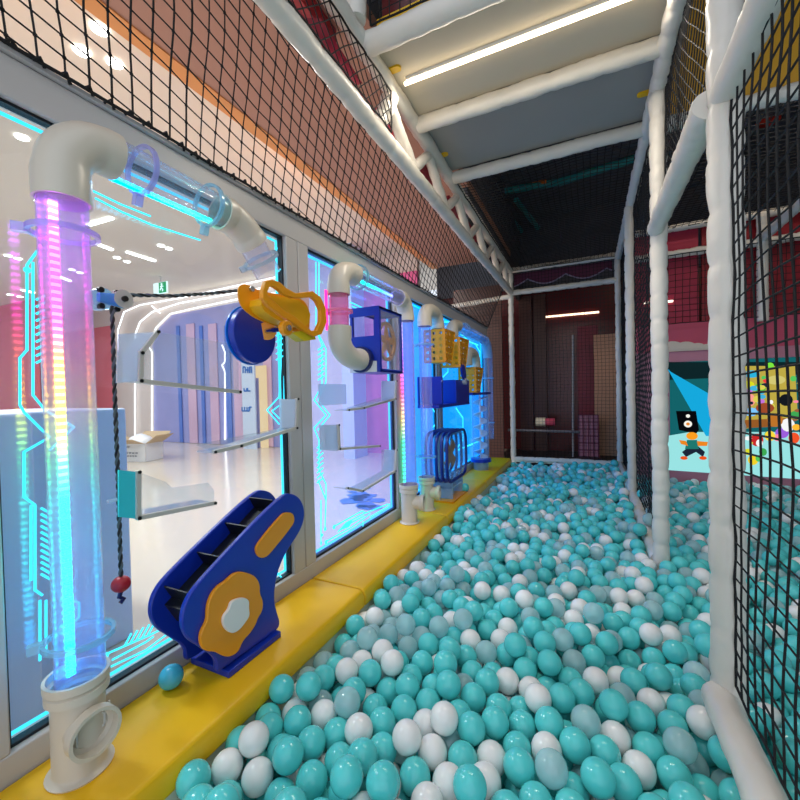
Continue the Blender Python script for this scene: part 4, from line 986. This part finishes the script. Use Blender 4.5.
# a plain round-headed dancer
sh('drawn_legs', [(682,452),(690,446),(698,446),(705,452),(703,457),(696,452),(686,457)], em('screen navy', (30, 40, 60), .7), .013, 'dark trousers')
disc('drawn_head', 692, 436, .05, (240, 150, 30), .016, 'orange round head', .8)
sh('drawn_body', [(687,440),(697,440),(699,449),(685,449)], em('screen aqua', (30, 120, 110), .8), .016)
sh('drawn_arm', [(679,440),(686,441),(688,446),(681,444)], em('screen orange', (230, 130, 30), .85), .018); sh('drawn_arm', [(697,441),(708,442),(707,446),(698,446)], em('screen orange2', (230, 130, 30), .85), .018)
disc('drawn_shoe', 684, 458, .032, (225, 80, 25), .018, None, .6); disc('drawn_shoe', 703, 458, .032, (225, 80, 25), .018, None, .6)
blobs = [(752,374,.06,(40,170,210)),(748,385,.05,(210,210,30)),(760,388,.045,(80,180,60)),(770,366,.03,(120,220,60)),(749,400,.05,(240,150,140)),(751,412,.05,(120,190,240)),(765,408,.07,(150,70,40)),
         (775,420,.06,(180,110,40)),(757,440,.05,(190,40,40)),(748,452,.03,(210,210,40)),(753,460,.04,(230,200,40)),(782,433,.05,(150,90,210)),(788,425,.05,(235,235,235)),(770,436,.04,(240,210,60)),(794,438,.04,(230,80,40)),
         (786,400,.05,(20,24,30)),(776,380,.07,(200,190,110)),(796,415,.045,(60,160,80)),(763,452,.03,(60,160,80)),(742,430,.03,(235,120,40))]
rb_ = random.Random(5)
pal = [(230,60,60),(250,180,50),(60,170,210),(80,190,90),(240,240,240),(150,90,60),(30,40,60),(190,110,210),(245,130,160),(210,200,80)]
for k in range(34): blobs.append((rb_.uniform(742, 799), rb_.uniform(368, 462), rb_.uniform(.012, .034), rb_.choice(pal)))
for x, y, r, c in blobs: disc('drawn_shape', x, y, r, c, .012+random.random()*.006, None, random.uniform(.6, 1.4))
sh('drawn_bench', [(745,420),(790,418),(790,426),(745,428)], em('screen wood', (150, 90, 40), .8), .011)

# yellow-green pad under near right rail
MB().box((XR+.02, .7, -.3), (XR+.05, 1.36, .07)).build('edge_pad', mat('lime pad', (206, 200, 110), .5), label='lime yellow pad under the lower right rail', cat='pad', bevel=.01)

# ================================================================ balls
RB = .041
def sim():
    rng = np.random.default_rng(3)
    def inside(n, x0, x1, y0, y1, z0, z1): return np.stack([rng.uniform(x0, x1, n), rng.uniform(y0, y1, n), rng.uniform(z0, z1, n)], 1)
    vol = 4/3*PI*RB**3; dep = .290; fill = .60
    A1, A2 = 1.28*5.1, 1.72*4.1
    n1, n2 = int(A1*dep*fill/vol), int(A2*dep*fill/vol)
    P = np.concatenate([inside(n1, -.92, XR, .62, 5.70, -.19, .09), inside(n2, XR, 2.05, .8, 4.95, -.19, .09), inside(130, -.92, -.1, .62, 2.0, .0, .12)])
    r = RB
    def walls(P):
        P[:, 0] = np.clip(P[:, 0], -.955+r, 2.1)
        P[:, 1] = np.clip(P[:, 1], .62, 5.72)
        m = (P[:, 0] > XR) & (P[:, 1] > 4.98-r)
        P[m, 1] = np.where(P[m, 1] < 5.2, 4.98-r, P[m, 1]); m2 = (P[:, 0] > XR) & (P[:, 1] > 5.0); P[m2, 0] = XR-.02
        P[:, 2] = np.maximum(P[:, 2], -.23+r)
        m = (P[:, 1] < 1.37) & (np.abs(P[:, 0]-.37) < .017+r); P[m, 0] = .37+np.where(P[m, 0] < .37, -1, 1)*(.017+r)
        for (x, y, rr) in ((XR+.012, 2.62, .044), (XR+.02, 1.42, .046), (XR, 4.14, .044)):
            d = P[:, :2]-np.array([x, y]); l = np.linalg.norm(d, axis=1)+1e-9; m = l < rr+r
            P[m, :2] += d[m]/l[m, None]*(rr+r-l[m])[:, None]
        for (y0, y1, z, rr) in ((2.6, 5.8, .03, .042), (.3, 1.42, .12, .052)):
            m = (P[:, 1] > y0) & (P[:, 1] < y1); d = P[:, [0, 2]]-np.array([XR, z]); l = np.linalg.norm(d, axis=1)+1e-9; m &= l < rr+r
            P[m, 0] += (d[m, 0]/l[m])*(rr+r-l[m]); P[m, 2] += (d[m, 1]/l[m])*(rr+r-l[m])
        return P
    pairs = None
    for it in range(110):
        if it % 9 == 0:
            kd = kdtree.KDTree(len(P))
            for i, p in enumerate(P): kd.insert(p, i)
            kd.balance(); I = []; J = []
            for i, p in enumerate(P):
                for (_, j, _) in kd.find_range(p, 2*r+.022):
                    if j > i: I.append(i); J.append(j)
            I = np.array(I); J = np.array(J)
        P[:, 2] -= .0022 if it < 90 else .0004
        for _ in range(2):
            d = P[I]-P[J]; l = np.linalg.norm(d, axis=1)+1e-9; ov = 2*r-l; m = ov > 0
            c = (d[m]/l[m, None])*(ov[m]*.30)[:, None]
            np.add.at(P, I[m], c); np.add.at(P, J[m], -c)
            P = walls(P)
    return P
P = sim()
eye = np.array([0, 0, H])
D = P-eye; dist = np.linalg.norm(D, axis=1); dirs = D/dist[:, None]
camc = (P-eye) @ R3          # right, up, forward
px = 400+F*camc[:, 0]/camc[:, 2]; py = 400-F*camc[:, 1]/camc[:, 2]
infr = (px > -10) & (px < 810) & (py > 0) & (py < 815) & (camc[:, 2] > 0)
vis = np.zeros(len(P), bool)
idx = np.where(infr)[0]
for i in idx:
    # is the centre hidden by another ball nearer the eye?
    near = np.where((np.abs(P[:, 0]-P[i, 0]) < .8) & (np.abs(P[:, 1]-P[i, 1]) < .8) & (dist < dist[i]-.01))[0]
    if len(near) == 0: vis[i] = True; continue
    t_ = D[near] @ dirs[i]; off = np.linalg.norm(D[near]-t_[:, None]*dirs[i], axis=1)
    tgt = dirs[i]; up = np.array([0, 0, 1.])
    hid = (off < RB*.95) & (t_ < dist[i])
    vis[i] = not hid.any()
# the near right post and rail hide nothing worth testing
rngc = np.random.default_rng(11)
cid = rngc.choice(3, len(P), p=[.60, .21, .19])
print('BALLS', len(P), 'visible', vis.sum(), 'top z', np.percentile(P[vis, 2], [5, 50, 95]))
protos = {}
names = [('teal', mTeal, 'opaque teal ball lying in the ball pit', 'teal pit balls'), ('white', mWhite, 'opaque white ball lying in the ball pit', 'white pit balls'), ('clear', mClearBall, 'see-through pale aqua ball lying in the ball pit', 'clear pit balls')]
order = np.argsort(dist)
made = 0
for c, (nm, m_, lb, grp) in enumerate(names):
    cand = [i for i in order if cid[i] == c and vis[i]][:300]
    me = None; src = None
    for i in cand:
        if src is None:
            src = MB().ball((0, 0, 0), RB*.985, 24, 14).build(nm+'_ball', m_, label=lb, cat='ball', group=grp, smooth=180, recalc=False, origin=(0, 0, 0)); o = src
            # moulding seam
        else:
            o = src.copy(); COL.objects.link(o)
        o.location = V(P[i]); o.rotation_euler = (random.random()*6, random.random()*6, 0)
        made += 1
    rest = np.array([i for i in range(len(P)) if cid[i] == c and i not in set(cand)])
    # merged rest
    bb = MB().ball((0, 0, 0), RB*.985, 14, 9); bv = np.array([tuple(v) for v in bb.v]); nv = len(bv)
    allv = (P[rest][:, None, :]+bv[None]).reshape(-1, 3)
    me = bpy.data.meshes.new('pit_balls')
    tris = [f for f in bb.f]
    fl_ = []; st_i = []; tot = []
    loopsT = np.array([k for f in tris for k in f]); lens = np.array([len(f) for f in tris])
    nb = len(rest)
    loops = (loopsT[None]+(np.arange(nb)*nv)[:, None]).reshape(-1)
    totals = np.tile(lens, nb); starts = np.concatenate([[0], np.cumsum(totals)[:-1]])
    me.vertices.add(len(allv)); me.vertices.foreach_set('co', allv.reshape(-1).astype(np.float32))
    me.loops.add(len(loops)); me.loops.foreach_set('vertex_index', loops.astype(np.int32))
    me.polygons.add(len(totals)); me.polygons.foreach_set('loop_start', starts.astype(np.int32))
    me.polygons.foreach_set('use_smooth', np.ones(len(totals), bool))
    me.update(calc_edges=True); me.validate(); me.materials.append(m_)
    o = bpy.data.objects.new(nm+'_balls', me); COL.objects.link(o)
    o['kind'] = 'stuff'; o['label'] = 'farther and deeper %s balls filling the ball pit' % nm; o['category'] = 'balls'

# ================================================================ light
def point(loc, e, col, r=.1):
    l = bpy.data.lights.new('light', 'POINT'); l.energy = e; l.color = col; l.shadow_soft_size = r
    o = bpy.data.objects.new('lamp_light', l); COL.objects.link(o); o.location = loc; return o
w = bpy.data.worlds.new('world'); scn.world = w; w.use_nodes = True
bg = w.node_tree.nodes['Background']; bg.inputs[0].default_value = (.80, .88, 1, 1); bg.inputs[1].default_value = .95
scn.view_settings.view_transform = 'Standard'; scn.view_settings.look = 'None'; scn.view_settings.exposure = .32; scn.view_settings.gamma = 1
scn.cycles.transparent_max_bounces = 24; scn.cycles.max_bounces = 7; scn.cycles.use_denoising = True
scn.cycles.sample_clamp_indirect = 6
for o in bpy.data.objects:
    if '_w' in o: del o['_w']
